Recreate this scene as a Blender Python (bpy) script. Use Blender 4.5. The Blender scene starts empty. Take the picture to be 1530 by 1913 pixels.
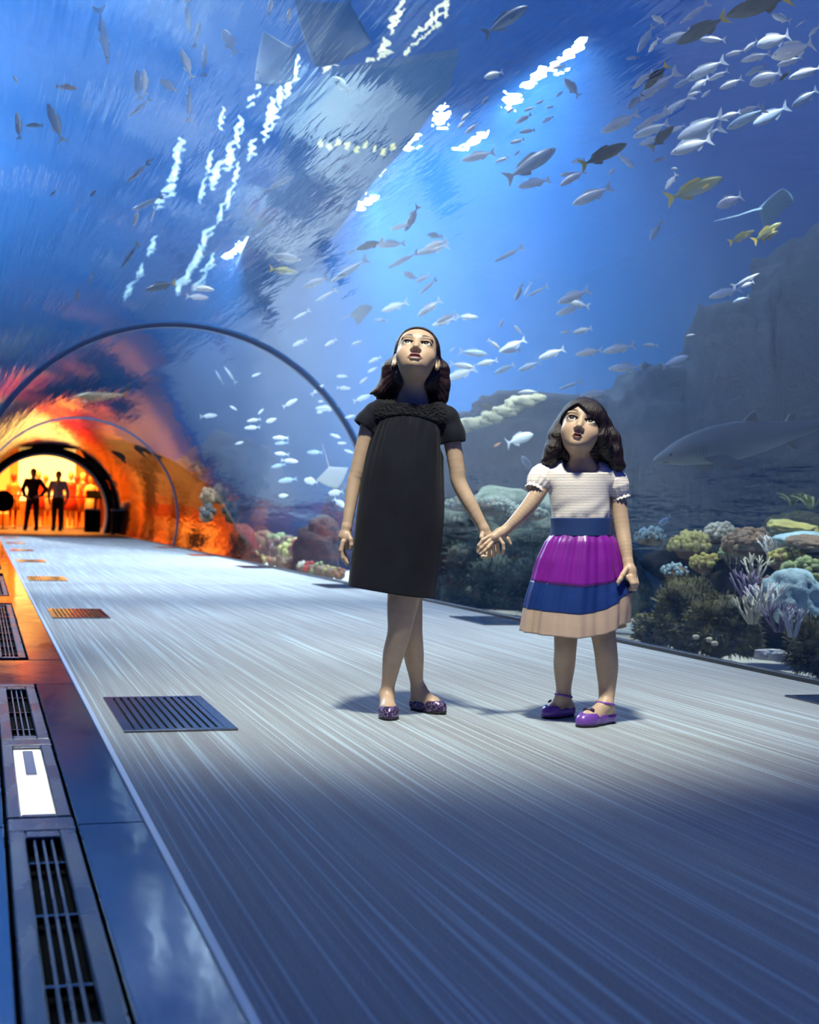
import bpy, bmesh, math, random
import numpy as np
from mathutils import Vector, Matrix, noise as mnoise
random.seed(7)
SC = bpy.context.scene
COL = SC.collection
PI = math.pi
# ---------------------------------------------------------------- camera
FPX, IW, IH, CAMH = 2600.0, 1530.0, 1913.0, 0.65
ROLL, VPX, VPY = 0.025, -32.0, 946.0          # horizon tilt, vanishing point of the tunnel axis
_a = math.atan(ROLL)
_du, _dv = VPX - IW/2, VPY - IH/2
_vu = _du*math.cos(_a) + _dv*math.sin(_a)
_vv = -_du*math.sin(_a) + _dv*math.cos(_a)
PITCH = math.atan2(_vv, FPX)
YAW = math.atan2(-_vu, FPX/math.cos(PITCH))
_r0 = Vector((math.cos(YAW), -math.sin(YAW), 0))
_f = Vector((math.sin(YAW)*math.cos(PITCH), math.cos(YAW)*math.cos(PITCH), math.sin(PITCH)))
_u0 = _r0.cross(_f)
CR = _r0*math.cos(_a) + _u0*math.sin(_a)      # camera right / up / forward
CU = -_r0*math.sin(_a) + _u0*math.cos(_a)
CF = _f
CP = Vector((0, 0, CAMH))
cam = bpy.data.cameras.new('camera')
cam.sensor_fit = 'VERTICAL'; cam.sensor_height = 36.0
cam.lens = FPX/IH*36.0
cam.clip_start = 0.02; cam.clip_end = 300
cam.dof.use_dof = True; cam.dof.focus_distance = 4.5; cam.dof.aperture_fstop = 5.0
cam_o = bpy.data.objects.new('camera', cam); COL.objects.link(cam_o)
_m = Matrix((CR, CU, -CF)).transposed().to_4x4(); _m.translation = CP
cam_o.matrix_world = _m
SC.camera = cam_o

def P(px, py, d):
    """a real place: pixel of the photograph and distance along the view axis"""
    return CP + CF*d + CR*((px-IW/2)*d/FPX) - CU*((py-IH/2)*d/FPX)
def PZ(px, py, z=0.0):
    """the point of the level z seen at a pixel"""
    v = CF + CR*((px-IW/2)/FPX) - CU*((py-IH/2)/FPX)
    return CP + v*((z-CAMH)/v.z)
def PX(px, py, x):
    v = CF + CR*((px-IW/2)/FPX) - CU*((py-IH/2)/FPX)
    return CP + v*(x/v.x)
def PY(px, py, y):
    v = CF + CR*((px-IW/2)/FPX) - CU*((py-IH/2)/FPX)
    return CP + v*(y/v.y)

# ---------------------------------------------------------------- world, lights, exposure
w = bpy.data.worlds.new('world'); SC.world = w; w.use_nodes = True
_bg = w.node_tree.nodes['Background']
_bg.inputs[0].default_value = (0.035, 0.13, 1.0, 1); _bg.inputs[1].default_value = 0.27
SC.view_settings.view_transform = 'Standard'; SC.view_settings.look = 'None'
SC.view_settings.exposure = 0.3; SC.view_settings.gamma = 1.0
SC.view_settings.use_curve_mapping = False
def area(name, loc, target, size, power, color, size_y=None, spread=PI):
    l = bpy.data.lights.new(name, 'AREA'); l.energy = power; l.color = color
    l.size = size; l.spread = spread
    if size_y: l.shape = 'RECTANGLE'; l.size_y = size_y
    o = bpy.data.objects.new(name, l); COL.objects.link(o)
    o.location = loc
    o.rotation_euler = (Vector(target)-Vector(loc)).to_track_quat('-Z', 'Y').to_euler()
    return o
# spots and lamps added above the tank to light carpet, girls, fish and water
def spot(name, loc, target, power, color, angle, blend, size):
    l = bpy.data.lights.new(name, 'SPOT'); l.energy = power; l.color = color; l.spot_size = math.radians(angle); l.spot_blend = blend; l.shadow_soft_size = size
    o = bpy.data.objects.new(name, l); COL.objects.link(o); o.location = loc
    o.rotation_euler = (Vector(target)-Vector(loc)).to_track_quat('-Z', 'Y').to_euler(); return o
spot('added_spot', (.55, 2.0, 6.75), (1.6, 4.55, .8), 8600, (1.0, .89, .70), 32, .85, .3)  # unseen key spot added to light the girls from above and in front
spot('added_spot', (1.9, 11.5, 6.6), (1.8, 24, 0), 3000, (1.0, .95, .86), 42, 1.0, .4)  # this and the next two: unseen, added to brighten the tunnel floor
spot('added_spot', (2.3, 7.6, 6.7), (1.75, 7.9, 0), 5200, (1.0, .95, .84), 40, 1.0, .4)
spot('added_spot', (2.4, 12.0, 6.7), (1.8, 12.4, 0), 4200, (1.0, .95, .84), 44, 1.0, .4)
spot('added_spot', (4.6, 6.0, 6.7), (4.1, 6.9, 0), 5800, (1.0, .98, .92), 30, 1.0, .3)  # this and the next: added to brighten the reef
spot('added_spot', (4.9, 10.0, 6.7), (4.5, 10.6, 0), 4600, (1.0, .98, .92), 30, 1.0, .3)
spot('added_spot', (5.0, 5.5, 6.7), (6.4, 9.6, 3.6), 7500, (1.0, .98, .95), 44, 1.0, .3)  # this and the next: added to brighten the fish
spot('added_spot', (4.0, 5.2, 6.7), (5.0, 12.0, 2.5), 6500, (1.0, .98, .95), 40, 1.0, .3)
for _y, _e in ((13, 900), (18, 1350), (23, 1200), (29, 800)):  # added outside the left of the view to light the water haze
    area('added_lamp', (-1.6, _y, 6.5), (1.4, _y-2, 2.6), 1.2, _e, (0.90, 0.92, 1.0))
_rl = random.Random(11)
for _i in range(17):  # lamps lined up to stand in for the bright overhead streak
    _y = 15.6+_i*.92; _x = 6.75-.085*_i+_rl.uniform(-.55, .45)
    area('added_lamp', (_x, _y+_rl.uniform(-.3, .3), 6.6), (_x, _y, 0), .13, 700 if 4 < _i < 12 else 520, (0.95, 0.97, 1.0), _rl.uniform(.6, 1.3), spread=1.9)
    SC.objects[-1].rotation_euler = (0, 0, _rl.uniform(-.25, .1))
SC.cycles.adaptive_threshold = 0.05
SC.cycles.max_bounces = 8; SC.cycles.diffuse_bounces = 2; SC.cycles.glossy_bounces = 4
SC.cycles.transmission_bounces = 4; SC.cycles.transparent_max_bounces = 16; SC.cycles.volume_bounces = 0
# ---------------------------------------------------------------- helpers
def link(o, parent=None):
    COL.objects.link(o)
    if parent is not None: o.parent = parent
    return o
def tag(o, label=None, cat=None, group=None, kind=None):
    if label: o['label'] = label
    if cat: o['category'] = cat
    if group: o['group'] = group
    if kind: o['kind'] = kind
    return o
def empty(name, loc=(0, 0, 0), rz=0.0):
    o = bpy.data.objects.new(name, None); COL.objects.link(o)
    o.location = loc; o.rotation_euler = (0, 0, rz); o.empty_display_size = 0.1
    return o
def me(name, verts, faces, mat=None, smooth=True, parent=None, loc=None, cols=None):
    m = bpy.data.meshes.new(name)
    if isinstance(verts, np.ndarray) and isinstance(faces, np.ndarray):
        nv, nf, k = len(verts), len(faces), faces.shape[1]
        m.vertices.add(nv); m.vertices.foreach_set('co', np.ascontiguousarray(verts, np.float32).ravel())
        m.loops.add(nf*k); m.loops.foreach_set('vertex_index', np.ascontiguousarray(faces, np.int32).ravel())
        m.polygons.add(nf); m.polygons.foreach_set('loop_start', np.arange(0, nf*k, k, dtype=np.int32))
        m.update(calc_edges=True)
    else:
        m.from_pydata([tuple(v) for v in verts], [], [tuple(f) for f in faces]); m.update()
    m.polygons.foreach_set('use_smooth', np.full(len(m.polygons), bool(smooth)))
    if cols is not None:
        at = m.color_attributes.new('Col', 'FLOAT_COLOR', 'POINT')
        c = np.ones((len(m.vertices), 4), np.float32); c[:, :3] = cols
        at.data.foreach_set('color', c.ravel())
    if mat: m.materials.append(mat)
    o = bpy.data.objects.new(name, m)
    if loc is not None: o.location = loc
    return link(o, parent)
class MB:
    """collects simple shapes for ONE mesh"""
    def __init__(s): s.v = []; s.f = []
    def add(s, v, f):
        n = len(s.v); s.v += [tuple(x) for x in v]; s.f += [tuple(i+n for i in q) for q in f]; return s
    def box(s, a, b, bev=0.0):
        x0, y0, z0 = a; x1, y1, z1 = b
        if bev <= 0:
            v = [(x, y, z) for z in (z0, z1) for y in (y0, y1) for x in (x0, x1)]
            return s.add(v, [(0,2,3,1), (4,5,7,6), (0,1,5,4), (2,6,7,3), (0,4,6,2), (1,3,7,5)])
        e = bev
        r = lambda k, z: [(x0+k, y0+k*0+e*(k>=0)*0+k, z), (x1-k, y0+k, z), (x1-k, y1-k, z), (x0+k, y1-k, z)]
        v = r(0, z0)+r(0, z1-e)+r(e, z1)
        f = [(3,2,1,0)]
        for L in (0, 4):
            for i in range(4): f.append((L+i, L+(i+1)%4, L+4+(i+1)%4, L+4+i))
        f.append((8, 9, 10, 11))
        return s.add(v, f)
    def tube(s, pts, rad, n=8, cap=True, up=None):
        pts = [Vector(p) for p in pts]; m = len(pts)
        rad = rad if hasattr(rad, '__len__') else [rad]*m
        v = []; f = []; prev = None
        for i, p in enumerate(pts):
            t = (pts[min(i+1, m-1)]-pts[max(i-1, 0)]).normalized()
            if prev is None:
                q = Vector((0, 0, 1)) if abs(t.z) < .9 else Vector((1, 0, 0))
                nx = t.cross(q).normalized()
            else:
                nx = (prev-t*prev.dot(t)).normalized()
            prev = nx; ny = t.cross(nx)
            for k in range(n):
                a = 2*PI*k/n; v.append(p+(nx*math.cos(a)+ny*math.sin(a))*rad[i])
        for i in range(m-1):
            for k in range(n):
                f.append((i*n+k, i*n+(k+1)%n, (i+1)*n+(k+1)%n, (i+1)*n+k))
        if cap: f.append(tuple(range(n-1, -1, -1))); f.append(tuple(range((m-1)*n, m*n)))
        return s.add(v, f)
    def lathe(s, prof, c=(0, 0, 0), n=16):
        v = []; f = []
        for r, z in prof:
            for k in range(n):
                a = 2*PI*k/n; v.append((c[0]+r*math.cos(a), c[1]+r*math.sin(a), c[2]+z))
        for i in range(len(prof)-1):
            for k in range(n): f.append((i*n+k, i*n+(k+1)%n, (i+1)*n+(k+1)%n, (i+1)*n+k))
        f.append(tuple(range(n-1, -1, -1))); f.append(tuple(range((len(prof)-1)*n, len(prof)*n)))
        return s.add(v, f)
    def build(s, name, mat, parent=None, smooth=False, loc=None):
        return me(name, s.v, s.f, mat, smooth, parent, loc)
# ---- materials
def newmat(name):
    m = bpy.data.materials.new(name); m.use_nodes = True
    nt = m.node_tree
    for n in list(nt.nodes): nt.nodes.remove(n)
    out = nt.nodes.new('ShaderNodeOutputMaterial')
    return m, nt, out
def nd(nt, t, **kw):
    n = nt.nodes.new('ShaderNode'+t)
    for k, v in kw.items():
        if k in ('ins',):
            for i, x in v.items(): n.inputs[i].default_value = x
        else: setattr(n, k, v)
    return n
def rgb(c): return (c[0], c[1], c[2], 1.0)
def mixrgb(nt, fac, a, b, blend='MIX'):
    n = nt.nodes.new('ShaderNodeMix'); n.data_type = 'RGBA'; n.blend_type = blend
    for s, x in ((n.inputs[0], fac), (n.inputs[6], a), (n.inputs[7], b)):
        if hasattr(x, 'links') or hasattr(x, 'is_linked'): nt.links.new(x, s)
        elif isinstance(x, (int, float)): s.default_value = x
        else: s.default_value = rgb(x)
    return n.outputs[2]
def ramp(nt, src, stops, interp='LINEAR'):
    r = nt.nodes.new('ShaderNodeValToRGB'); r.color_ramp.interpolation = interp
    el = r.color_ramp.elements
    while len(el) < len(stops): el.new(0.5)
    for e, (p, c) in zip(el, stops): e.position = p; e.color = rgb(c) if len(c) == 3 else c
    nt.links.new(src, r.inputs[0]); return r.outputs[0]
def coords(nt, scale=(1, 1, 1), kind='Object', rot=(0, 0, 0)):
    t = nt.nodes.new('ShaderNodeTexCoord'); mp = nt.nodes.new('ShaderNodeMapping')
    mp.inputs['Scale'].default_value = scale; mp.inputs['Rotation'].default_value = rot
    nt.links.new(t.outputs[kind], mp.inputs[0]); return mp.outputs[0]
def noise(nt, vec, scale, detail=4, rough=.55, out=0):
    n = nt.nodes.new('ShaderNodeTexNoise'); n.inputs['Scale'].default_value = scale
    n.inputs['Detail'].default_value = detail; n.inputs['Roughness'].default_value = rough
    if vec is not None: nt.links.new(vec, n.inputs['Vector'])
    return n.outputs[out]
def bump(nt, h, strength=.3, dist=.01):
    b = nt.nodes.new('ShaderNodeBump'); b.inputs['Strength'].default_value = strength
    b.inputs['Distance'].default_value = dist; nt.links.new(h, b.inputs['Height']); return b.outputs[0]
def pbr(name, col, rough=.6, metal=0.0, var=.0, vscale=8.0, bmp=0.0, bscale=40.0, bdist=.01, col2=None, spec=.5, attr=False, stretch=(1, 1, 1), sheen=0.0):
    m, nt, out = newmat(name)
    p = nd(nt, 'BsdfPrincipled'); nt.links.new(p.outputs[0], out.inputs[0])
    p.inputs['Roughness'].default_value = rough; p.inputs['Metallic'].default_value = metal
    p.inputs['Specular IOR Level'].default_value = spec
    if sheen: p.inputs['Sheen Weight'].default_value = sheen
    vec = coords(nt, stretch)
    base = None
    if attr:
        a = nd(nt, 'Attribute', attribute_name='Col'); base = a.outputs[0]
    if var > 0 or col2 is not None:
        c2 = col2 if col2 is not None else tuple(x*(1-var) for x in col)
        f = noise(nt, vec, vscale, 5)
        f = ramp(nt, f, [(.35, (0, 0, 0)), (.65, (1, 1, 1))])
        if base is not None:
            v = mixrgb(nt, f, (1, 1, 1), (1-var, 1-var, 1-var)); base = mixrgb(nt, 1.0, base, v, 'MULTIPLY')
        else: base = mixrgb(nt, f, col, c2)
    if base is not None: nt.links.new(base, p.inputs['Base Color'])
    else: p.inputs['Base Color'].default_value = rgb(col)
    if bmp > 0: nt.links.new(bump(nt, noise(nt, vec, bscale, 4), bmp, bdist), p.inputs['Normal'])
    return m
def emis(name, col, s):
    m, nt, out = newmat(name); e = nd(nt, 'Emission'); e.inputs[0].default_value = rgb(col); e.inputs[1].default_value = s
    nt.links.new(e.outputs[0], out.inputs[0]); return m
# ---------------------------------------------------------------- tunnel dimensions
TX, TZ, TR = 1.63, 0.50, 1.78          # centre line and radius of the acrylic arch
Y0, Y1 = -4.0, 38.8                    # from behind the camera to the far arch
CL, CRT = 0.345, 3.30                  # carpet edges
A0 = math.asin(-(TZ)/TR)               # arch starts at floor level on the right
def arc(r, n, a0=None, a1=None):
    a0 = math.asin(-TZ/r) if a0 is None else a0; a1 = PI-a0 if a1 is None else a1
    return [(TX+r*math.cos(a0+(a1-a0)*i/n), TZ+r*math.sin(a0+(a1-a0)*i/n)) for i in range(n+1)]
def extrude_arc(r, ya, yb, n=72, ny=1, z_extra=0.0):
    pr = arc(r, n)
    v = []; f = []
    for j in range(ny+1):
        y = ya+(yb-ya)*j/ny
        v += [(x, y, z) for x, z in pr]
    k = n+1
    for j in range(ny):
        for i in range(n): f.append((j*k+i, j*k+i+1, (j+1)*k+i+1, (j+1)*k+i))
    return v, f
# ---- water: one volume around the tunnel
m, nt, out = newmat('tank_water')
vs = nd(nt, 'VolumeScatter'); vs.inputs['Color'].default_value = (0.11, 0.36, 1.0, 1); vs.inputs['Density'].default_value = 0.052
vs.inputs['Anisotropy'].default_value = 0.6
va = nd(nt, 'VolumeAbsorption'); va.inputs['Color'].default_value = (0.08, 0.53, 0.98, 1); va.inputs['Density'].default_value = 0.08
ad = nd(nt, 'AddShader'); nt.links.new(vs.outputs[0], ad.inputs[0]); nt.links.new(va.outputs[0], ad.inputs[1])
nt.links.new(ad.outputs[0], out.inputs['Volume'])
M_WATER = m
WX0, WX1, WY0, WY1, WZ0, WZ1 = -7.0, 17.0, -3.5, 38.6, -1.2, 6.2
def water_mesh():
    n = 72; inner = arc(TR+0.03, n); inner = inner + [(inner[-1][0], -0.06), (inner[0][0], -0.06)]
    outer = []
    for x, z in inner:
        dx, dz = x-TX, z-(TZ)
        L = 1e9
        if dx > 1e-6: L = min(L, (WX1-TX)/dx)
        if dx < -1e-6: L = min(L, (WX0-TX)/dx)
        if dz > 1e-6: L = min(L, (WZ1-TZ)/dz)
        if dz < -1e-6: L = min(L, (WZ0-TZ)/dz)
        outer.append((TX+dx*L, TZ+dz*L))
    k = len(inner); v = []
    for y in (WY0, WY1):
        v += [(x, y, z) for x, z in inner] + [(x, y, z) for x, z in outer]
    f = []
    for i in range(k):
        j = (i+1) % k
        f.append((i, 2*k+i, 2*k+j, j))                    # tunnel side
        f.append((k+i, k+j, 3*k+j, 3*k+i))                # outer side
        f.append((i, j, k+j, k+i)); f.append((2*k+i, 3*k+i, 3*k+j, 2*k+j))
    return v, f
v, f = water_mesh()
o = me('water', v, f, M_WATER, False)
bm = bmesh.new(); bm.from_mesh(o.data); bmesh.ops.recalc_face_normals(bm, faces=bm.faces); bm.to_mesh(o.data); bm.free()
tag(o, kind='structure')
# ---- acrylic
m, nt, out = newmat('acrylic')
fr = nd(nt, 'Fresnel'); fr.inputs[0].default_value = 1.49
tr = nd(nt, 'BsdfTransparent'); tr.inputs[0].default_value = (.97, .985, 1, 1)
gl = nd(nt, 'BsdfGlossy'); gl.inputs[0].default_value = (.85, .85, .85, 1); gl.inputs[1].default_value = 0.05
vec = coords(nt, (3.0, 0.30, 3.0)); h = noise(nt, vec, 1.9, 4, .55)
b = bump(nt, h, .29, 0.03); nt.links.new(b, gl.inputs['Normal'])
mx = nd(nt, 'MixShader'); nt.links.new(fr.outputs[0], mx.inputs[0]); nt.links.new(tr.outputs[0], mx.inputs[1]); nt.links.new(gl.outputs[0], mx.inputs[2])
nt.links.new(mx.outputs[0], out.inputs[0])
M_ACRYL = m
RINGS = (-1.5, 12.2, 25.6, 38.6)
for i in range(3):
    ya, yb = RINGS[i], RINGS[i+1]
    v, f = extrude_arc(TR, ya, yb, 96, 24)
    o = me('window_%d' % (i+1), v, f, M_ACRYL, True); tag(o, kind='structure')
# ---- floor
m, nt, out = newmat('striped_carpet')
p = nd(nt, 'BsdfPrincipled'); nt.links.new(p.outputs[0], out.inputs[0])
p.inputs['Roughness'].default_value = .95; p.inputs['Specular IOR Level'].default_value = .1
v1 = coords(nt, (1, 0.012, 1)); s1 = noise(nt, v1, 34, 3, .7)
s1 = ramp(nt, s1, [(.40, (0, 0, 0)), (.5, (.35, .35, .35)), (.62, (1, 1, 1))])
v2 = coords(nt, (1, 0.004, 1)); s2 = noise(nt, v2, 95, 2, .5)
s2 = ramp(nt, s2, [(.56, (0, 0, 0)), (.62, (1, 1, 1))])
v3 = coords(nt, (1, 1, 1)); g = noise(nt, v3, 260, 3, .8); g = ramp(nt, g, [(.3, (.45, .45, .45)), (.7, (1.1, 1.1, 1.1))])
c = mixrgb(nt, s1, (.33, .345, .365), (.39, .435, .46))
c = mixrgb(nt, s2, c, (.50, .60, .66)); c = mixrgb(nt, 1.0, c, g, 'MULTIPLY')
nt.links.new(c, p.inputs['Base Color'])
nt.links.new(bump(nt, noise(nt, v3, 300, 2), .5, .004), p.inputs['Normal'])
M_CARPET = m
mb = MB(); mb.box((CL, Y0, -.03), (CRT, 32.3, 0.0)); o = mb.build('floor', M_CARPET); tag(o, kind='structure')
# ---------------------------------------------------------------- steel strip, vents, grates, rings
def steel(name, col, rough, bscale=3, bst=.12):
    m, nt, out = newmat(name)
    p = nd(nt, 'BsdfPrincipled'); nt.links.new(p.outputs[0], out.inputs[0])
    p.inputs['Base Color'].default_value = rgb(col); p.inputs['Metallic'].default_value = 1.0
    vec = coords(nt, (1, .35, 1)); h = noise(nt, vec, bscale, 4, .6)
    r = ramp(nt, noise(nt, vec, 9, 4), [(.3, (rough*.7,)*3), (.7, (rough*1.3,)*3)]); nt.links.new(r, p.inputs['Roughness'])
    nt.links.new(bump(nt, h, bst, .02), p.inputs['Normal'])
    return m
M_STEEL = steel('brushed_steel', (.15, .16, .21), .09)
M_DARKSTEEL = steel('dark_anodised_metal', (.16, .16, .19), .14, 20, .03)
M_FRAME = steel('dark_vent_frame', (.06, .065, .085), .28, 20, .05)
M_BLACK = pbr('matte_black', (.004, .004, .005), .9, spec=.05)
M_RINGM = pbr('ring_metal', (.13, .17, .27), .35, .7)
M_SEAL = pbr('black_seal', (.012, .013, .018), .35)
mb = MB(); mb.box((-.12, Y0, -.08), (CL, 38.5, -.035)); strip = mb.build('floor_strip_base', M_BLACK); tag(strip, kind='structure')
def panel(x0, x1, ya, yb):
    g = .004
    m_ = MB(); m_.box((x0+g, ya+g, -.035), (x1-g, yb-g, -.002+random.uniform(-.001, .001)), .003); m_.build('panel', M_STEEL, strip)
SEAMS = [-4.0, -1.2, 0.9, 2.95, 5.33, 6.17, 9.85, 10.6, 14.3, 15.1, 18.8, 19.6, 23.2, 24, 27.6, 28.4, 33, 38.4]
for a, b in zip(SEAMS[:-1], SEAMS[1:]):
    if b-a < 1.0: panel(-.12, CL, a, b)
    else:
        panel(.20, CL, a, b); panel(-.12, .062, a, b)
        if b > 33: panel(.062, .20, a, b)
# carpet edge trim
mb = MB(); mb.box((CL-.006, Y0, -.02), (CL+.010, 33.5, .004), .002); tag(mb.build('trim_1', pbr('edge_trim', (.42, .47, .56), .45, .6)), kind='structure')
def vent(ya, yb, label, cross, slats=3):
    r = empty('floor_vent', (.13, (ya+yb)/2, -.03)); L = (yb-ya)/2
    tag(r, label, 'vent', 'slotted vents in the steel strip')
    MB().box((-.062, -L, -.003), (.062, L, 0.0)).build('vent_well', M_BLACK, r)
    f = MB()
    f.box((-.066, -L, 0), (-.033, L, .03), .003); f.box((.033, -L, 0), (.066, L, .03), .003)
    f.box((-.033, -L, 0), (.033, -L+.055, .029), .003); f.box((-.033, L-.055, 0), (.033, L, .029), .003)
    f.build('frame', M_FRAME, r)
    for i in range(slats):
        x = -.033+.066*(i+1)/(slats+1)
        MB().box((x-.003, -L+.055, .008), (x+.003, L-.055, .024), .001).build('slat', M_FRAME, r)
    for k in range(cross):
        y = -L+.055+(2*L-.11)*(k+.5)/cross
        MB().box((-.033, y-.004, .006), (.033, y+.004, .02), .001).build('crossbar', M_DARKSTEEL, r)
    return r
vent(1.75, 2.90, 'dark slotted floor vent nearest the camera, next to the lit floor lamp', 3)
vent(4.06, 5.24, 'dark slotted floor vent beyond the lit floor lamp, beside the near carpet grate', 3)
vent(6.25, 9.66, 'long slotted vent in the orange-reflecting steel panel', 9)
vent(10.7, 13.6, 'slotted vent in the steel strip past the long orange one', 8)
M_LENS = emis('lamp_lens', (1, 1, 1), 1.15)
r = empty('floor_lamp', (.13, 3.49, -.03)); tag(r, 'white rectangular floor lamp let into the steel strip between two vents', 'lamp')
f = MB(); L = .46
f.box((-.066, -L, 0), (-.036, L, .03), .003); f.box((.036, -L, 0), (.066, L, .03), .003)
f.box((-.036, -L, 0), (.036, -L+.03, .029), .003); f.box((-.036, L-.03, 0), (.036, L, .029), .003); f.build('frame', M_FRAME, r)
MB().box((-.036, -L+.03, 0), (.036, L-.03, .022), .003).build('lens', M_LENS, r)
MB().box((-.012, .05, .022), (.014, L-.08, .027), .002).build('lens_plate', pbr('smoked_plate', (.45, .47, .52), .3), r)
for i, (ya, yb) in enumerate(((2.905, 3.02), (3.96, 4.05), (5.25, 5.32))):
    MB().box((.064, ya, -.034), (.198, yb, -.001), .003).build('cover_plate', M_FRAME, strip)
def grate(x0, ya, label, n=11, W=.335, L=.75, grp='carpet grates along the steel strip'):
    r = empty('floor_grate', (x0, ya, 0)); tag(r, label, 'grate', grp)
    MB().box((0, 0, .0004), (W, L, .0012)).build('grate_well', M_BLACK, r)
    f = MB(); z0, z1 = .0012, .007
    f.box((0, 0, z0), (.03, L, z1), .0015); f.box((W-.035, 0, z0), (W, L, z1), .0015)
    f.box((.03, 0, z0), (W-.035, .03, z1), .0015); f.box((.03, L-.03, z0), (W-.035, L, z1), .0015)
    f.build('frame', M_DARKSTEEL, r)
    w = (W-.065)/n
    for i in range(n):
        xa = .03+i*w
        MB().box((xa+.006, .03, z0), (xa+w-.002, L-.03, z1), .001).build('bar', M_DARKSTEEL, r)
    return r
names = ['nearest the camera, dark blue', 'second from the camera', 'third from the camera', 'fourth from the camera', 'fifth from the camera', 'sixth from the camera', 'farthest from the camera']
for k in range(7): grate(.41, 4.12+4.33*k, 'slotted carpet grate beside the steel strip, '+names[k])
nr = ['at the right edge of the picture, by the glass', 'left of the little girl, under the glass edge', 'left of the tall girl by the glass edge', 'third behind the tall girl along the glass', 'fourth behind the tall girl along the glass', 'by the second tunnel ring']
for k, y in enumerate((4.0, 8.0, 12.0, 16.2, 20.4, 24.6)): grate(2.945, y, 'dark flat carpet grate '+nr[k], n=11, L=.66, grp='carpet grates along the glass')
# kerb of the glass on the right
mb = MB(); mb.box((CRT, Y0, -.08), (CRT+.035, 38.5, .022), .004); mb.box((CRT+.035, Y0, -.08), (CRT+.08, 38.5, .006))
tag(mb.build('baseboard_right', M_SEAL), kind='structure')
# joint rings
def ring(name, y, r0, r1, wy, mats, a0=None):
    n = 96; v = []; f = []
    for rr, yy in ((r0, y-wy/2), (r0, y+wy/2), (r1, y+wy/2), (r1, y-wy/2)):
        v += [(x, yy, z) for x, z in arc(rr, n)]
    k = n+1
    for s in range(4):
        for i in range(n): f.append((s*k+i, s*k+i+1, ((s+1) % 4)*k+i+1, ((s+1) % 4)*k+i))
    o = me(name, v, f, mats, True); tag(o, kind='structure')
    md = o.modifiers.new('es', 'EDGE_SPLIT'); md.split_angle = math.radians(40)
    return o
ring('trim_2', 12.2, TR-.028, TR+.012, .055, M_RINGM)
ring('trim_3', 12.24, TR-.012, TR+.014, .075, M_SEAL)
ring('trim_4', 25.6, TR-.02, TR+.012, .05, M_RINGM)
ring('trim_5', 38.55, TR-.16, TR+.02, .12, M_BLACK)
ring('trim_6', 38.95, TR-.20, TR-.14, .75, pbr('pale_reveal', (.55, .56, .48), .5))
# ---------------------------------------------------------------- lobby and shop beyond the far arch
M_WOOD = pbr('dark_wood_floor', (.022, .011, .007), .5, var=.4, vscale=2, stretch=(6, .6, 1))
mb = MB(); mb.box((CL, 33.5, -.05), (CRT, 38.5, -.002)); tag(mb.build('floor_threshold', M_WOOD), kind='structure')
mb = MB(); mb.box((-5, 38.5, -.05), (9, 54, 0)); tag(mb.build('floor_lobby', M_WOOD), kind='structure')
M_CREAM = pbr('cream_shop_wall', (.95, .60, .24), .7, var=.15, vscale=.8)
M_ORANGE = pbr('orange_shop_wall', (.95, .30, .04), .6, var=.25, vscale=.7)
M_MAROON = pbr('maroon_curtain', (.22, .03, .015), .7, var=.3, vscale=2)
mb = MB(); mb.box((-5, 53, 0), (9, 53.3, 6)); tag(mb.build('wall_shop_back', M_ORANGE), kind='structure')
mb = MB(); mb.box((-5.2, 39, 0), (-5, 53.3, 6)); tag(mb.build('wall_shop_left', M_ORANGE), kind='structure')
mb = MB(); mb.box((9, 39, 0), (9.2, 53.3, 6)); tag(mb.build('wall_shop_right', M_MAROON), kind='structure')
mb = MB(); mb.box((-5.2, 39, 6), (9.2, 53.3, 6.2)); tag(mb.build('ceiling_shop', M_CREAM), kind='structure')
mb = MB(); mb.box((TX+TR, 38.9, -.1), (9.2, 39.1, 6.2)); mb.box((-5.2, 38.9, -.1), (TX-TR, 39.1, 6.2)); mb.box((TX-TR, 38.9, TZ+TR), (TX+TR, 39.1, 6.2))
tag(mb.build('wall_shop_front', M_BLACK), kind='structure')
M_GLOW = emis('added_panel_glow', (1.0, .52, .12), 3.4)  # glow added to the panels to strengthen the orange shop light
M_GLOW2 = emis('added_panel_glow_orange', (1.0, .20, .018), 3.6)  # orange panels added to feed the reflections in the acrylic
def thingbox(name, a, b, mat, label, cat, grp=None):
    c = ((a[0]+b[0])/2, (a[1]+b[1])/2, a[2])
    m_ = MB(); m_.box((a[0]-c[0], a[1]-c[1], 0), (b[0]-c[0], b[1]-c[1], b[2]-a[2]), .02)
    o = m_.build(name, mat, loc=c); tag(o, label, cat, grp); return o
thingbox('glow_panel', (1.2, 52.2, .9), (3.2, 52.5, 5.2), M_GLOW, 'tall glowing cream display panel behind the two men', 'panel')
thingbox('glow_panel', (-1.6, 52.3, .4), (.9, 52.6, 4.6), M_GLOW2, 'added glowing orange panel left of the two men', 'panel')
thingbox('glow_panel', (5.2, 52.3, .4), (7.4, 52.6, 3.0), M_GLOW2, 'added glowing orange panel right of the two men', 'panel')
for i, (x, y) in enumerate(((3.45, 50.5), (4.0, 50.8), (4.45, 50.6))):
    mb = MB(); n = 14
    for k in range(n):
        a = x+.5*k/n
        mb.tube([(a-x, .05*math.sin(k*1.7), 0), (a-x, .05*math.sin(k*1.7), 4.6)], .03, 6)
    o = mb.build('curtain', M_MAROON, loc=(x, y, 0)); tag(o, 'dark red curtain hanging at the right of the shop, '+('left one', 'middle one', 'right one')[i], 'curtain', 'shop curtains')
area('shop_lamp', (1.5, 45.5, 5.8), (1.5, 46.5, 0), 4, 2300, (1.0, .32, .045))
area('shop_lamp', (1.5, 49.5, 5.8), (1.5, 51.5, 1), 4, 1700, (1.0, .38, .075))
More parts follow.
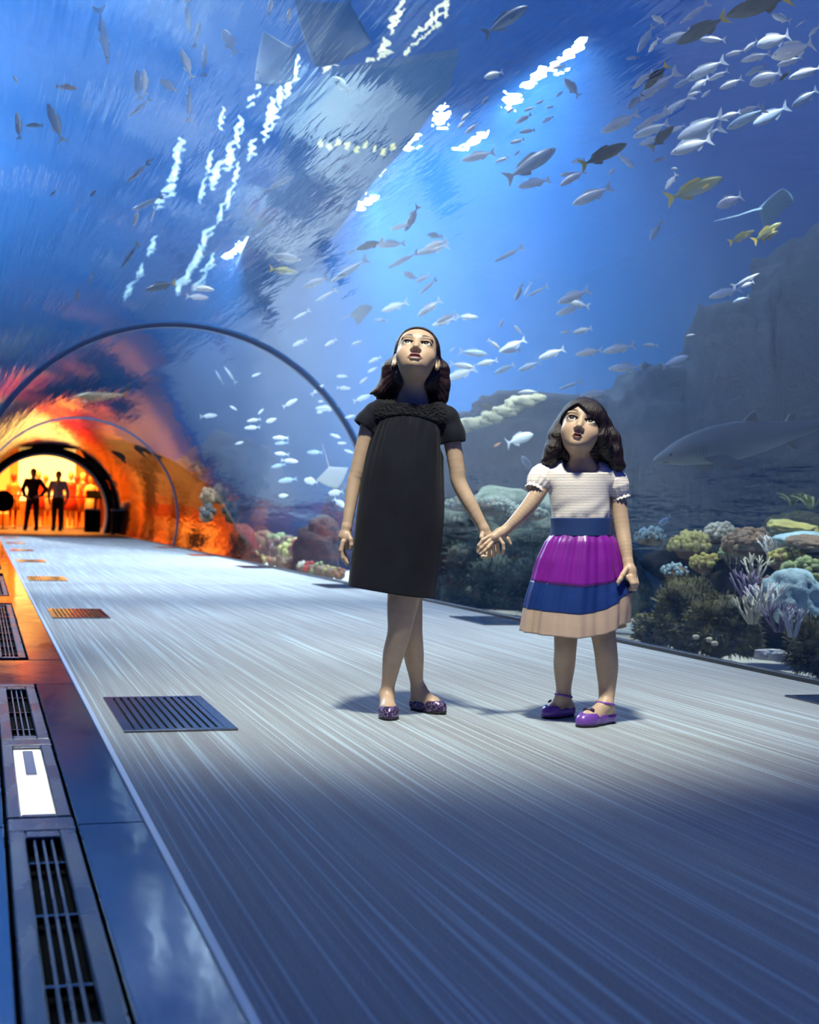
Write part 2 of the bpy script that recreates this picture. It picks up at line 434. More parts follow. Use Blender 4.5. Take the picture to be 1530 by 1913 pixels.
# ---- mannequins
M_MANN = [pbr('mannequin_ivory', (.95, .62, .3), .4), pbr('mannequin_red', (.75, .06, .03), .5), pbr('mannequin_orange', (.95, .3, .06), .45)]
def mannequin(x, y, s, mi, label, arm=0):
    r = empty('mannequin', (x, y, 0), random.uniform(-.4, .4)); tag(r, label, 'mannequin', 'mannequins in the shop window')
    MB().lathe([(.18, 0), (.18, .02), (.03, .03), (.02, .06)], n=12).build('base', M_MANN[0], r, True)
    b = MB()
    b.lathe([(.045, .86), (.16, .9), (.155, 1.0), (.115, 1.12), (.16, 1.32), (.17, 1.4), (.06, 1.47), (.045, 1.53), (.085, 1.58), (.10, 1.68), (.08, 1.76), (.02, 1.79)], n=14)
    for sx in (-1, 1):
        b.tube([(sx*.08, 0, .9), (sx*.085, .01, .5), (sx*.08, 0, .08), (sx*.08, -.08, .03)], [.085, .058, .035, .03], 8)
        b.tube([(sx*.17, 0, 1.38), (sx*(.22+arm*.1), .0, 1.12), (sx*(.16+.05*arm), -.12-.1*arm, .92)], [.05, .04, .03], 8)
    b.build('figure', M_MANN[mi], r, True)
    c = MB(); c.lathe([(.24, .55), (.185, .95), (.14, 1.12), (.185, 1.3), (.185, 1.42), (.09, 1.46)], n=16); c.build('dress', M_MANN[(mi+1) % 3], r, True)
    r.scale = (s, s, s)
for i, (px, mi, lab) in enumerate(((24, 1, 'red mannequin at the left of the shop window'), (70, 0, 'ivory mannequin seen between the two men'), (84, 2, 'orange mannequin just left of the man in the pale shirt'), (131, 0, 'ivory mannequin right of the man in the pale shirt'), (142, 1, 'red mannequin second right of the man in the pale shirt'), (154, 0, 'ivory mannequin by the dark red curtains'), (169, 2, 'pale orange mannequin at the right edge of the shop opening'))):
    q = PY(px, 960, 48.2+.5*(i % 3)); mannequin(q.x, q.y, 1.0+.06*(i % 2), mi, lab, i % 3*.5)
# ---- barrier rail inside the arch
M_RAIL = pbr('rail_metal', (.03, .018, .012), .4, .5)
r = empty('barrier_rail', (TX, 43.2, 0)); tag(r, 'thin dark waist-high barrier rail behind the two men', 'railing')
MB().tube([(-2.2, 0, 1.0), (2.2, 0, 1.0)], .022, 8).build('top_rail', M_RAIL, r, True)
for x in (-2.1, -.7, .7, 2.1): MB().tube([(x, 0, 0), (x, 0, 1.0)], .018, 8).build('post', M_RAIL, r, True)
# ---- black bins by the arch foot, round planter at left
def bin_(px, y, w, h, label):
    q = PY(px, 985, y); r = empty('black_bin', (q.x, q.y, 0)); tag(r, label, 'bin', 'black bins at the arch')
    MB().box((-w/2, -w/2, 0), (w/2, w/2, h), .02).build('body', M_BLACK, r)
    MB().box((-w/2-.015, -w/2-.015, h), (w/2+.015, w/2+.015, h+.04), .01).build('lid', M_DARKSTEEL, r)
bin_(172, 40.6, .42, .62, 'black square bin just inside the arch'); 
bin_(216, 37.2, .22, .62, 'narrow black bin outside the foot of the arch')
q = PY(5, 985, 42.5); r = empty('round_sign', (q.x, q.y, 0)); tag(r, 'black round disc on a stand at the left edge of the opening', 'sign')
MB().lathe([(.16, 0), (.16, .02), (.02, .03), (.02, .75)], n=14).build('stand', M_BLACK, r, True)
MB().tube([(0, -.02, .82), (0, .02, .82)], .32, 24).build('disc', M_BLACK, r)
q = PY(178, 930, 41.2); r = empty('stanchion', (q.x, q.y, 0)); tag(r, 'dark leaning lectern board inside the arch at right', 'lectern')
MB().box((-.03, -.03, 0), (.03, .03, 1.0)).build('post', M_BLACK, r)
MB().add([(-.25, -.1, .95), (.25, -.1, .95), (.25, .2, 1.15), (-.25, .2, 1.15), (-.25, -.1, .99), (.25, -.1, .99), (.25, .2, 1.19), (-.25, .2, 1.19)], [(3,2,1,0), (4,5,6,7), (0,1,5,4), (1,2,6,5), (2,3,7,6), (3,0,4,7)]).build('board', M_BLACK, r)
# ---------------------------------------------------------------- tank shell
M_TANKWALL = pbr('painted_tank_wall', (.02, .07, .34), .8, var=.4, vscale=.6)
def plane(name, vs, mat): o = me(name, vs, [tuple(range(len(vs)))], mat, False); tag(o, kind='structure'); return o
mb = MB(); mb.box((WX1-.1, WY0, -1), (WX1+.3, WY1, 8)); tag(mb.build('wall_right', M_TANKWALL), kind='structure')
mb = MB(); mb.box((WX0-.3, WY0, -1), (WX0+.1, WY1, 8)); tag(mb.build('wall_left', M_TANKWALL), kind='structure')
mb = MB(); mb.box((TX+TR+.1, WY1-.1, -1), (WX1, WY1+.3, 8)); mb.box((WX0, WY1-.1, -1), (TX-TR-.1, WY1+.3, 8)); mb.box((TX-TR-.1, WY1-.1, TZ+TR+.1), (TX+TR+.1, WY1+.3, 8))
tag(mb.build('wall_back', M_TANKWALL), kind='structure')
# water surface
m, nt, out = newmat('water_surface')
vec = coords(nt, (1, 1, 1)); h = noise(nt, vec, 1.1, 3, .6)
g = nd(nt, 'BsdfGlass'); g.inputs['IOR'].default_value = 1.33; g.inputs['Roughness'].default_value = .03
nt.links.new(bump(nt, h, 1.0, .35), g.inputs['Normal'])
tr = nd(nt, 'BsdfTransparent'); mx = nd(nt, 'MixShader'); mx.inputs[0].default_value = .55
nt.links.new(tr.outputs[0], mx.inputs[1]); nt.links.new(g.outputs[0], mx.inputs[2]); nt.links.new(mx.outputs[0], out.inputs[0])
o = me('water_surface', [(WX0, WY0, 6.15), (WX1, WY0, 6.15), (WX1, WY1, 6.15), (WX0, WY1, 6.15)], [(0, 3, 2, 1)], m, False); tag(o, kind='structure')
# sand bed
M_SAND = pbr('pale_sand', (.62, .6, .52), .9, var=.25, vscale=3, bmp=.5, bscale=60)
for nm, xa, xb in (('floor_sand_right', TX+TR-.02, WX1), ('floor_sand_left', WX0, TX-TR+.02)):
    nx, ny = 40, 60; v = []; f = []
    for j in range(ny+1):
        for i in range(nx+1):
            t = i/nx; x = xa+(xb-xa)*(t**1.6 if xa > 0 else 1-(1-t)**1.6); y = WY0+(WY1-WY0)*j/ny
            v.append((x, y, -.06+.07*mnoise.noise(Vector((x*.7, y*.7, 0)))-.02*abs(x-TX)))
    for j in range(ny):
        for i in range(nx): a = j*(nx+1)+i; f.append((a, a+1, a+nx+2, a+nx+1))
    tag(me(nm, v, f, M_SAND), kind='structure')
# ---------------------------------------------------------------- rocks and reef in the tank
def ico(sub):
    bm = bmesh.new(); bmesh.ops.create_icosphere(bm, subdivisions=sub, radius=1)
    v = np.array([x.co[:] for x in bm.verts]); f = [tuple(q.index for q in p.verts) for p in bm.faces]; bm.free(); return v, np.array(f)
_ICO = {k: ico(k) for k in (1, 2, 3, 4, 5)}
def rockshape(size, seed, sub=4, sq=1.0, amp=.18, freq=1.6, ridge=.5):
    """rounded block with ledges and knobs; size = half extents"""
    v, f = _ICO[sub]; o = Vector((seed*3.7, seed*1.9, seed*5.3)); out = []
    for p in v:
        q = Vector([math.copysign(abs(c)**sq, c) for c in p])
        n1 = mnoise.fractal(Vector(p)*freq+o, 1.0, 2.1, 5); n2 = mnoise.ridged_multi_fractal(Vector(p)*freq*1.3+o, 1.0, 2.0, 4, 1.0, 2.0)-1.0
        k = 1+amp*n1+amp*ridge*n2*.5
        out.append((q.x*size[0]*k, q.y*size[1]*k, q.z*size[2]*k))
    return np.array(out), f
def rockmat(name, c1, c2, c3, sc=2.0, bst=.9, bs=9):
    m, nt, out = newmat(name); p = nd(nt, 'BsdfPrincipled'); nt.links.new(p.outputs[0], out.inputs[0])
    p.inputs['Roughness'].default_value = .9; p.inputs['Specular IOR Level'].default_value = .2
    vec = coords(nt); a = noise(nt, vec, sc, 6, .65); b = noise(nt, vec, sc*5, 5, .7)
    fa = ramp(nt, a, [(.38, (0, 0, 0)), (.62, (1, 1, 1))]); fb = ramp(nt, b, [(.50, (0, 0, 0)), (.68, (1, 1, 1))])
    c = mixrgb(nt, fa, c1, c2); c = mixrgb(nt, fb, c, c3); nt.links.new(c, p.inputs['Base Color'])
    nt.links.new(bump(nt, noise(nt, vec, bs, 8, .7), bst, .06), p.inputs['Normal']); return m
M_RK_NAVY = rockmat('dark_cliff_rock', (.008, .014, .030), (.015, .022, .042), (.005, .009, .020), 1.0, 1.0, 4)
M_RK_DARK = rockmat('dark_brown_rock', (.035, .028, .022), (.07, .05, .035), (.02, .02, .02), 2.0)
M_RK_PALE = rockmat('pale_algae_rock', (.30, .36, .26), (.08, .12, .10), (.52, .54, .42), 2.2, 1.0, 7)
M_RK_MOSS = rockmat('mossy_rock', (.16, .15, .07), (.05, .055, .035), (.30, .28, .14), 4.0, 1.0, 22)
def rock(name, c, size, seed, mat, label, cat='rock', grp=None, sub=4, sq=.75, amp=.2, freq=1.6, rz=0.0):
    v, f = rockshape(size, seed, sub, sq, amp, freq)
    o = me(name, v, f, mat, True, None, c); o.rotation_euler = (0, 0, rz); tag(o, label, cat, grp); return o
def rockpx(x0, x1, ytop, ybot, d, thick, seed, mat, label, **k):
    a = P((x0+x1)/2, (ytop+ybot)/2, d); s = d/FPX
    return rock('rock', a+CF*thick*.4, ((x1-x0)/2*s, thick, (ybot-ytop)/2*s), seed, mat, label, rz=-YAW, **k)
def dx(px, X): return X/(CF.x+CR.x*(px-IW/2)/FPX)
# the stepped cliff on the right, far behind the glass
cliff = empty('rock_cliff', (P(1200, 980, 13).x, P(1200, 980, 13).y, -.1)); tag(cliff, 'stepped dark blue cliff filling the tank behind the shark and the little girl', 'rock')
for x0, x1, yt, yb, d, th, sd in ((1400, 2000, 436, 1330, 11.8, .8, 1), (1276, 1600, 562, 1320, 12.1, .8, 2), (1124, 1500, 686, 1290, 12.5, .8, 3), (826, 1300, 746, 1180, 13.2, .8, 4)):
    o = rockpx(x0, x1, yt, yb, d, th, sd, M_RK_NAVY, None, sub=5, sq=.42, amp=.11, freq=2.4, cat=None); o.name = 'rock_step'
    bpy.context.view_layer.update(); o.parent = cliff; o.matrix_parent_inverse = Matrix.Translation(-cliff.location)
M_CREST = pbr('pale_crest_coral', (.75, .68, .42), .8, var=.3, vscale=4, bmp=.6, bscale=12)
CR_V = []; CR_F = []; k = 0
for i_, (x, y, a, b) in enumerate(((838, 806, .07, .03), (858, 800, .08, .035), (880, 791, .09, .04), (902, 787, .07, .035), (920, 778, .08, .045), (942, 768, .08, .04), (960, 757, .07, .05), (980, 749, .09, .045), (1000, 743, .07, .03))):
    v, f = rockshape((a*1.3, a, b*1.15), 200+i_, 3, .8, .35, 2.4); CR_V.append(v+np.array(P(x, y, 12.2))); CR_F.append(f+k); k += len(v)
o = me('coral_crest', np.vstack(CR_V), np.vstack(CR_F), M_CREST, True); tag(o, 'pale yellow coral crest along the low cliff edge left of the little girl', 'coral')
# big pale rock between the girls, mossy rock at the right
rockpx(820, 1075, 925, 1150, 11.6, .6, 5, M_RK_PALE, 'large pale green algae rock behind the joined hands', sub=5, sq=.62, amp=.22)
rockpx(1000, 1200, 1010, 1170, 9.4, .4, 6, M_RK_PALE, 'low pale algae rock behind the little girl skirt', sub=5, sq=.7, amp=.25)
rockpx(780, 900, 985, 1120, 12.2, .4, 16, M_RK_PALE, 'small algae rock beside the tall girl dress', sub=4, sq=.7, amp=.25)
def tufts(parent, name, verts_src, n, ln, mat, seed, spread=.5):
    rr = random.Random(seed); V = []; F = []
    for i in range(n):
        p = Vector(verts_src[rr.randrange(len(verts_src))]); nrm = p.normalized()
        d = (nrm+Vector((rr.uniform(-spread, spread), rr.uniform(-spread, spread), rr.uniform(-.1, .7)))).normalized()*ln*rr.uniform(.5, 1.3)
        s = d.cross(Vector((rr.uniform(-1, 1), rr.uniform(-1, 1), rr.uniform(-1, 1)))).normalized()*ln*.09
        b = d+Vector((rr.uniform(-1, 1), rr.uniform(-1, 1), -.6))*ln*.3; k = len(V)
        V += [p-s, p+s, p+d*.6-s*.7, p+d*.6+s*.7, p+b]; F += [(k, k+1, k+3, k+2), (k+2, k+3, k+4)]
    o = me(name, V, F, mat, False, parent); o['kind'] = 'stuff'; return o
M_TUFT = pbr('olive_weed', (.22, .21, .09), .8, var=.5, vscale=6)
M_TUFT2 = pbr('pale_green_weed', (.34, .42, .26), .8, var=.5, vscale=6)
for (x0, x1, yt, yb, d, th, sd, lab) in ((1232, 1345, 1086, 1215, 7.7, .17, 7, 'tall mossy rock knob by the right-hand glass'), (1290, 1425, 1120, 1225, 7.4, .17, 8, 'low mossy rock spreading right of the knob'), (1190, 1290, 1150, 1205, 8.0, .15, 9, 'small weedy rock right of the little girl hem'), (1480, 1600, 1160, 1262, 6.6, .16, 10, 'mossy rock at the right edge near the glass')):
    o = rockpx(x0, x1, yt, yb, d, th, sd, M_RK_MOSS, lab, sub=4, sq=.8, amp=.3)
    vv = [v.co[:] for v in o.data.vertices]; tufts(o, 'weed', vv, 1500, .035, M_TUFT, sd)
o = bpy.data.objects
# ---- corals
def coralmat(name, c, v=.35): return pbr(name, c, .75, var=v, vscale=14, bmp=.7, bscale=50)
CM = dict(yellow=coralmat('yellow_coral', (.55, .48, .13)), cream=coralmat('cream_coral', (.66, .62, .48)), brown=coralmat('brown_coral', (.24, .15, .08)), orange=coralmat('orange_coral', (.55, .22, .09)),
          red=coralmat('red_reflection_coral', (.50, .07, .04)), white=coralmat('white_coral', (.80, .80, .80), .15), teal=coralmat('pale_teal_coral', (.42, .60, .64)), green=coralmat('green_coral', (.30, .36, .14)), dark=coralmat('dark_coral', (.05, .05, .05)), purple=coralmat('mauve_coral', (.30, .24, .36)))
def knobby(c, r, n, col, seed, label, grp=None, flat=.7, knob=.15):
    rr = random.Random(seed); root = empty('knobby_coral', c, rr.uniform(0, 6)); tag(root, label, 'coral', grp)
    v, f = rockshape((r*.85, r*.85, r*flat*.8), seed, 3, .9, .2); me('coral_base', v, f, CM['brown'], True, root)
    bv, bf = _ICO[1 if knob < .12 else 2]; V = []; F = []; k = 0
    if knob == .15: n = int(n*1.8)
    for i in range(n):
        th = rr.uniform(0, 2*PI); ph = math.acos(rr.uniform(-.1, 1)); d = Vector((math.sin(ph)*math.cos(th), math.sin(ph)*math.sin(th), math.cos(ph)*flat))
        s = r*knob*rr.uniform(.6, 1.2); V.append(bv*s*np.array([1, 1, rr.uniform(.8, 1.5)])+np.array(d*r*rr.uniform(.8, 1.02))); F.append(bf+k); k += len(bv)
    o = me('coral_knobs', np.vstack(V), np.vstack(F), CM[col], True, root); return root
def branching(c, h, n, col, seed, label, grp=None, spread=.9, th=.05):
    rr = random.Random(seed); root = empty('branching_coral', c, rr.uniform(0, 6)); tag(root, label, 'coral', grp)
    for i in range(n):
        mb = MB(); a = 2*PI*i/n+rr.uniform(-.3, .3); t = rr.uniform(.2, 1)*spread
        d = Vector((math.cos(a)*t, math.sin(a)*t, 1)).normalized(); p0 = Vector((math.cos(a), math.sin(a), 0))*h*.1
        p1 = p0+d*h*.5; p2 = p1+(d+Vector((rr.uniform(-.5, .5), rr.uniform(-.5, .5), .2))).normalized()*h*.5
        r = h*th; mb.tube([p0, p1, p2], [r, r*.8, r*.35], 6)
        for q in range(2):
            e = p1.lerp(p2, rr.uniform(0, .6)); mb.tube([e, e+(d+Vector((rr.uniform(-1, 1), rr.uniform(-1, 1), .3))).normalized()*h*.35], [r*.7, r*.3], 6)
        mb.build('branch', CM[col], root, True)
    return root
def blades(c, h, n, col, seed, label, grp=None, wd=.09):
    rr = random.Random(seed); root = empty('leafy_coral', c, rr.uniform(0, 6)); tag(root, label, 'coral', grp)
    for i in range(n):
        a = 2*PI*i/n+rr.uniform(-.3, .3); V = []; F = []; L = h*rr.uniform(.7, 1.1); w = h*wd
        for k in range(6):
            t = k/5; ww = w*math.sin(PI*min(.98, .12+t*.85)); rd = L*(.1+.75*t**1.3); z = L*(t-.45*t*t)
            cx, cy = math.cos(a), math.sin(a); V += [(cx*rd-cy*ww, cy*rd+cx*ww, z), (cx*rd, cy*rd, z+ww*.4), (cx*rd+cy*ww, cy*rd-cx*ww, z)]
        for k in range(5):
            b = 3*k; F += [(b, b+1, b+4, b+3), (b+1, b+2, b+5, b+4)]
        o = me('leaf', V, F, CM[col], True, root); md = o.modifiers.new('t', 'SOLIDIFY'); md.thickness = h*.02
    return root
def shelf(c, r, col, seed, label, grp=None):
    rr = random.Random(seed); v, f = rockshape((r, r*.8, r*.22), seed, 4, .85, .22, 2.2)
    o = me('plate_coral', v, f, CM[col], True, None, c); o.rotation_euler = (rr.uniform(-.15, .15), rr.uniform(-.2, .2), rr.uniform(0, 6)); tag(o, label, 'coral', grp); return o
# right-hand reef (beyond the little girl)
def at(px, py, d): return P(px, py, d)
rockpx(1330, 1640, 1010, 1250, 8.4, .5, 11, M_RK_DARK, 'broad dark reef rock carrying the corals at the right', sub=5, sq=.8, amp=.3)
rockpx(1230, 1400, 1000, 1110, 9.2, .4, 12, M_RK_DARK, 'dark rock under the yellow corals', sub=4, sq=.8, amp=.3)
rockpx(1440, 1600, 955, 1100, 8.9, .4, 13, M_RK_MOSS, 'upper mossy rock at the right edge of the reef', sub=4, sq=.8, amp=.3)
knobby(at(1290, 1022, 8.8), .13, 60, 'yellow', 21, 'bright yellow knobby coral right of the little girl elbow')
knobby(at(1345, 1000, 8.9), .11, 60, 'cream', 22, 'cream knobby coral topmost of the yellow corals')
knobby(at(1318, 1056, 8.6), .10, 40, 'yellow', 23, 'smaller yellow coral below the bright knobby one')
knobby(at(1370, 1035, 8.5), .09, 40, 'green', 24, 'greenish coral right below the cream knobby one')
knobby(at(1400, 1022, 8.3), .15, 70, 'brown', 25, 'brown round coral above the white branches')
knobby(at(1470, 1050, 8.0), .11, 50, 'yellow', 26, 'yellow brown coral under the pale plate coral')
knobby(at(1445, 1110, 7.7), .13, 50, 'brown', 27, 'dark brown coral between white branches and teal boulder')
knobby(at(1500, 1075, 7.7), .13, 50, 'green', 28, 'olive coral at the right below the plate coral')
knobby(at(1215, 1005, 9.2), .10, 40, 'teal', 29, 'faint small coral nearest the little girl elbow')
knobby(at(1260, 1070, 8.4), .08, 30, 'teal', 61, 'faint teal coral low right of the little girl hand')
shelf(at(1500, 1006, 8.1), .17, 'teal', 30, 'pale teal plate coral at the right edge')
shelf(at(1480, 985, 8.4), .15, 'yellow', 31, 'yellow plate coral above the teal one')
shelf(at(1515, 1012, 7.9), .14, 'brown', 32, 'brown plate coral at the very right edge')
blades(at(1515, 952, 8.6), .17, 9, 'green', 33, 'bright green leafy coral at the upper right edge of the reef')
blades(at(1480, 945, 8.8), .14, 8, 'green', 34, 'green leafy coral left of the bright leafy one')
v, f = rockshape((.15, .13, .14), 35, 4, .9, .25, 2.0); o = me('boulder', v, f, CM['teal'], True, None, at(1480, 1112, 7.2)); tag(o, 'pale blue boulder at the right above the white branch coral', 'rock')
for i, (px, py, d, h, col, lab) in enumerate(((1410, 1085, 7.6, .15, 'cream', 'cream branching coral under the brown round coral'), (1395, 1120, 7.3, .16, 'purple', 'mauve branching coral right of the mossy knob'), (1430, 1150, 7.0, .17, 'white', 'white branching coral below the pale blue boulder'), (1405, 1165, 6.9, .15, 'cream', 'cream twiggy coral behind the low mossy rock'), (1455, 1180, 6.7, .15, 'purple', 'mauve twiggy coral left of the white fork'), (1480, 1190, 6.5, .14, 'white', 'white forked coral near the right edge by the sand'), (1440, 1040, 8.1, .13, 'white', 'white twiggy coral left of the plate corals'), (1370, 1075, 7.8, .12, 'dark', 'dark twiggy coral left of the cream branching one'))):
    branching(at(px, py, d), h, 9, col, 40+i, lab)
for i, (px, py, d) in enumerate(((1440, 1222, 6.75), (1462, 1226, 6.7))):
    v, f = rockshape((.075, .05, .022), 50+i, 3, .45, .2); o = me('stone', v, f, CM['white'], True, None, at(px, py, d)); tag(o, ('flat white stone on the sand behind the glass kerb', 'second flat white stone right of the first')[i], 'stone')
for i, (px, py, d) in enumerate(((1300, 1190, 7.25), (1325, 1195, 7.1), (1335, 1202, 7.05))):
    v, f = rockshape((.018, .018, .013), 55+i, 2, .9, .2); o = me('shell', v, f, CM['cream'], True, None, at(px, py, d)); tag(o, 'small cream shell at the foot of the mossy rock, '+('leftmost', 'middle', 'rightmost')[i]+' of three', 'shell', 'shells at the mossy rock')
# pale rock dressing between the girls
CM['palegreen'] = coralmat('pale_green_coral', (.46, .54, .42)); CM['greygreen'] = coralmat('grey_green_coral', (.24, .30, .23))
for i, (px, py, d, r, n, col, lab) in enumerate(((868, 945, 11.2, .17, 130, 'palegreen', 'pale crusted coral on the rock beside the tall girl'), (920, 950, 11.0, .20, 150, 'palegreen', 'pale crusted coral above the joined hands'), (985, 962, 10.8, .16, 130, 'palegreen', 'pale crusted coral left of the little girl waist'), (850, 1085, 11.3, .14, 110, 'greygreen', 'green crusted coral low beside the tall girl hem'), (900, 1105, 10.8, .13, 110, 'greygreen', 'green crusted coral low below the joined hands'), (955, 1110, 10.2, .13, 110, 'greygreen', 'green crusted coral low left of the little girl skirt'), (965, 1040, 10.8, .12, 100, 'greygreen', 'greyish crusted coral right of the joined hands'))):
    knobby(at(px, py, d), r, n, col, 70+i, lab, flat=.38, knob=.10)
for i, (px, py, d) in enumerate(((845, 1010, 11.4), (880, 1050, 11.0), (930, 1080, 10.5), (985, 1090, 9.9), (835, 1060, 11.6))):
    r = empty('weed_clump', at(px, py, d)); tag(r, ('pale weed clump on the rock at the tall girl elbow', 'pale weed clump left of the joined hands', 'pale weed clump under the joined hands', 'pale weed clump at the little girl skirt edge', 'pale weed clump against the tall girl dress')[i], 'seaweed')
    v, f = rockshape((.2, .15, .17), 80+i, 3, .9, .3); me('clump', v, f, M_RK_PALE, True, r); tufts(r, 'weed', [tuple(x) for x in v], 500, .05, M_TUFT2, 80+i)
# reef row seen past the near ring, on pale sand
names = ['brown', 'orange', 'green', 'cream', 'brown', 'yellow', 'red']  # reddish heads carry the red shop reflection in their colour
ORD = 'first second third fourth fifth sixth seventh eighth ninth tenth eleventh twelfth thirteenth fourteenth fifteenth sixteenth'.split()
k = 0
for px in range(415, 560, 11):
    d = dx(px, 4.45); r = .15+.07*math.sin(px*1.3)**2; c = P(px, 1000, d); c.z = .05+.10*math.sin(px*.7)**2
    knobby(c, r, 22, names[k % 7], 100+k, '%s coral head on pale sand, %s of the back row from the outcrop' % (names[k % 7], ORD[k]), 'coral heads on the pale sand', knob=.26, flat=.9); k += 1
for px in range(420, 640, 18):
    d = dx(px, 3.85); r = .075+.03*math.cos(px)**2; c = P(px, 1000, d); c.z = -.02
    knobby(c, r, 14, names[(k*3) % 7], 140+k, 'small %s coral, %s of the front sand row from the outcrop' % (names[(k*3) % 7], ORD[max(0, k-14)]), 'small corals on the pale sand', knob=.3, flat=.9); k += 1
c = P(588, 1030, dx(588, 4.1)); rock('rock', (c.x, c.y, .12), (.30, .28, .36), 60, M_RK_DARK, 'dark grotto rock on the sand left of the tall girl', sub=4, sq=.9, amp=.25)
c = P(602, 1000, dx(602, 4.2)); rock('rock', (c.x, c.y, .43), (.22, .24, .2), 62, M_RK_DARK, 'round dark boulder on top of the grotto rock', sub=4, sq=.9, amp=.2)
rock('rock', P(655, 985, 19.5), (.40, .35, .6), 63, M_RK_NAVY, 'blue grey rock half hidden by the tall girl arm', sub=4, sq=.8, amp=.2)
c = P(425, 990, dx(425, 4.0)); c.z = .2; knobby(c, .2, 40, 'brown', 64, 'tall brown coral stack beside the dark outcrop', flat=1.6, knob=.24)
# dark outcrop hugging the tunnel beyond the near ring
sec = [(19.6, 404, 1000), (20.6, 407, 958), (22, 392, 900), (24, 362, 862), (26.5, 325, 832), (29, 290, 812), (33, 250, 800), (38.3, 215, 800)]
V = []; F = []; n = 28
for j, (y, px, py) in enumerate(sec):
    o = PY(px, py, y); zt = max(.35, o.z+.1); xo = max(o.x, TX+TR+.25)
    for i in range(n):
        a = 2*PI*i/n; t = (1-math.cos(a))/2
        ro = (TX+math.sqrt(max(.01, (TR+.1)**2-(min(max(0.0, zt*math.sin(a/2)**1.0), 2.2)-TZ)**2)))
        # outline: outer side bulges to xo, inner side follows the acrylic
        if i <= n//2:
            z = zt*(i/(n/2)); x = TX+math.sqrt(max(.02, (TR+.1)**2-(min(z, 2.2)-TZ)**2))
        else:
            u = (i-n/2)/(n/2); z = zt*(1-u); x0 = TX+math.sqrt(max(.02, (TR+.1)**2-(min(zt, 2.2)-TZ)**2)); x = x0+(xo+.15-x0)*math.sin(u*PI/2)**.7
        x += .05*mnoise.noise(Vector((i*.9, j*.8, 1)))*(i > n//2)*2; V.append((x, y+.25*mnoise.noise(Vector((i*.5, j, 4))), z-.12))
for j in range(len(sec)-1):
    for i in range(n): F.append((j*n+i, j*n+(i+1) % n, (j+1)*n+(i+1) % n, (j+1)*n+i))
F.append(tuple(range(n-1, -1, -1))); F.append(tuple(range((len(sec)-1)*n, len(sec)*n)))
o = me('rock_outcrop', V, F, M_RK_DARK, True); md = o.modifiers.new('s', 'SUBSURF'); md.levels = md.render_levels = 2; md.subdivision_type = 'SIMPLE'
tx = bpy.data.textures.new('clouds', 'CLOUDS'); tx.noise_scale = .5; md = o.modifiers.new('d', 'DISPLACE'); md.texture = tx; md.strength = .14; md.mid_level = .6
tag(o, 'long dark brown rock outcrop against the glass before the far arch', 'rock')
for i, (px, py, y) in enumerate(((342, 868, 24.5), (386, 962, 20.9), (388, 930, 21.2), (368, 880, 23))):
    q = PY(px, py, y); knobby(q, .12, 24, ('brown', 'dark', 'brown', 'dark')[i], 170+i, ('brown coral on the crest of the dark outcrop', 'dark coral low on the near edge of the outcrop', 'brown coral on the near edge of the outcrop', 'dark coral on the shoulder of the outcrop')[i], flat=1.2, knob=.3)
CM['redreflection'] = coralmat('red_reflection_rock', (.22, .03, .02)); rock('rock', (3.86, 21.6, .12), (.26, .3, .34), 66, CM['redreflection'], 'upright rock painted with a red reflection at the near end of the dark outcrop', sub=4, sq=.7, amp=.12)  # red shop reflection put into this rock's colour
# blue mounds farther off
rock('rock', P(430, 960, 27.0), (1.15, 1.2, 1.5), 90, M_RK_NAVY, 'hazy blue rock mound far beyond the near ring', sub=5, sq=.9, amp=.14)
rock('rock', P(515, 985, 26.0), (.9, .8, .38), 91, M_RK_NAVY, 'low hazy foot of the blue rock mound', sub=4, sq=.9, amp=.14)
# ---------------------------------------------------------------- fish
def exit_d(px, py):
    """distance along the view axis at which the ray of a pixel leaves the acrylic"""
    v = CF + CR*((px-IW/2)/FPX) - CU*((py-IH/2)/FPX)
    a = v.x**2+v.z**2; b = 2*((CP.x-TX)*v.x+(CP.z-TZ)*v.z); c = (CP.x-TX)**2+(CP.z-TZ)**2-(TR+.05)**2
    return (-b+math.sqrt(b*b-4*a*c))/(2*a)
def loft(secs, n=10):
    """secs: (x, y0, z0, half-width, half-height)"""
    V = []; F = []
    for x, y0, z0, hw, hh in secs:
        for k in range(n):
            a = 2*PI*k/n; V.append((x, y0+hw*math.cos(a), z0+hh*math.sin(a)))
    for i in range(len(secs)-1):
        for k in range(n): F.append((i*n+k, (i+1)*n+k, (i+1)*n+(k+1) % n, i*n+(k+1) % n))
    F.append(tuple(range(n))); F.append(tuple(range((len(secs)-1)*n+n-1, (len(secs)-1)*n-1, -1)))
    return V, F
def fin(pts, th=.006, bend=0.0):
    """thin solid fin from an outline in the x-z plane"""
    n = len(pts); V = [(x, th/2+bend*z, z) for x, z in pts]+[(x, -th/2+bend*z, z) for x, z in pts]
    F = [tuple(range(n)), tuple(range(2*n-1, n-1, -1))]+[(i, i+n, (i+1) % n+n, (i+1) % n) for i in range(n)]
    return V, F
def fishmat(name, back, side, belly, rough=.35, metal=.1):
    m, nt, out = newmat(name); p = nd(nt, 'BsdfPrincipled'); nt.links.new(p.outputs[0], out.inputs[0])
    p.inputs['Roughness'].default_value = rough; p.inputs['Metallic'].default_value = metal
    t = nd(nt, 'TexCoord'); s = nd(nt, 'SeparateXYZ'); nt.links.new(t.outputs['Object'], s.inputs[0])
    mr = nd(nt, 'MapRange'); mr.inputs[1].default_value = -.15; mr.inputs[2].default_value = .15; nt.links.new(s.outputs[2], mr.inputs[0])
    c = ramp(nt, mr.outputs[0], [(.2, belly), (.5, side), (.8, back)]); nt.links.new(c, p.inputs['Base Color']); return m
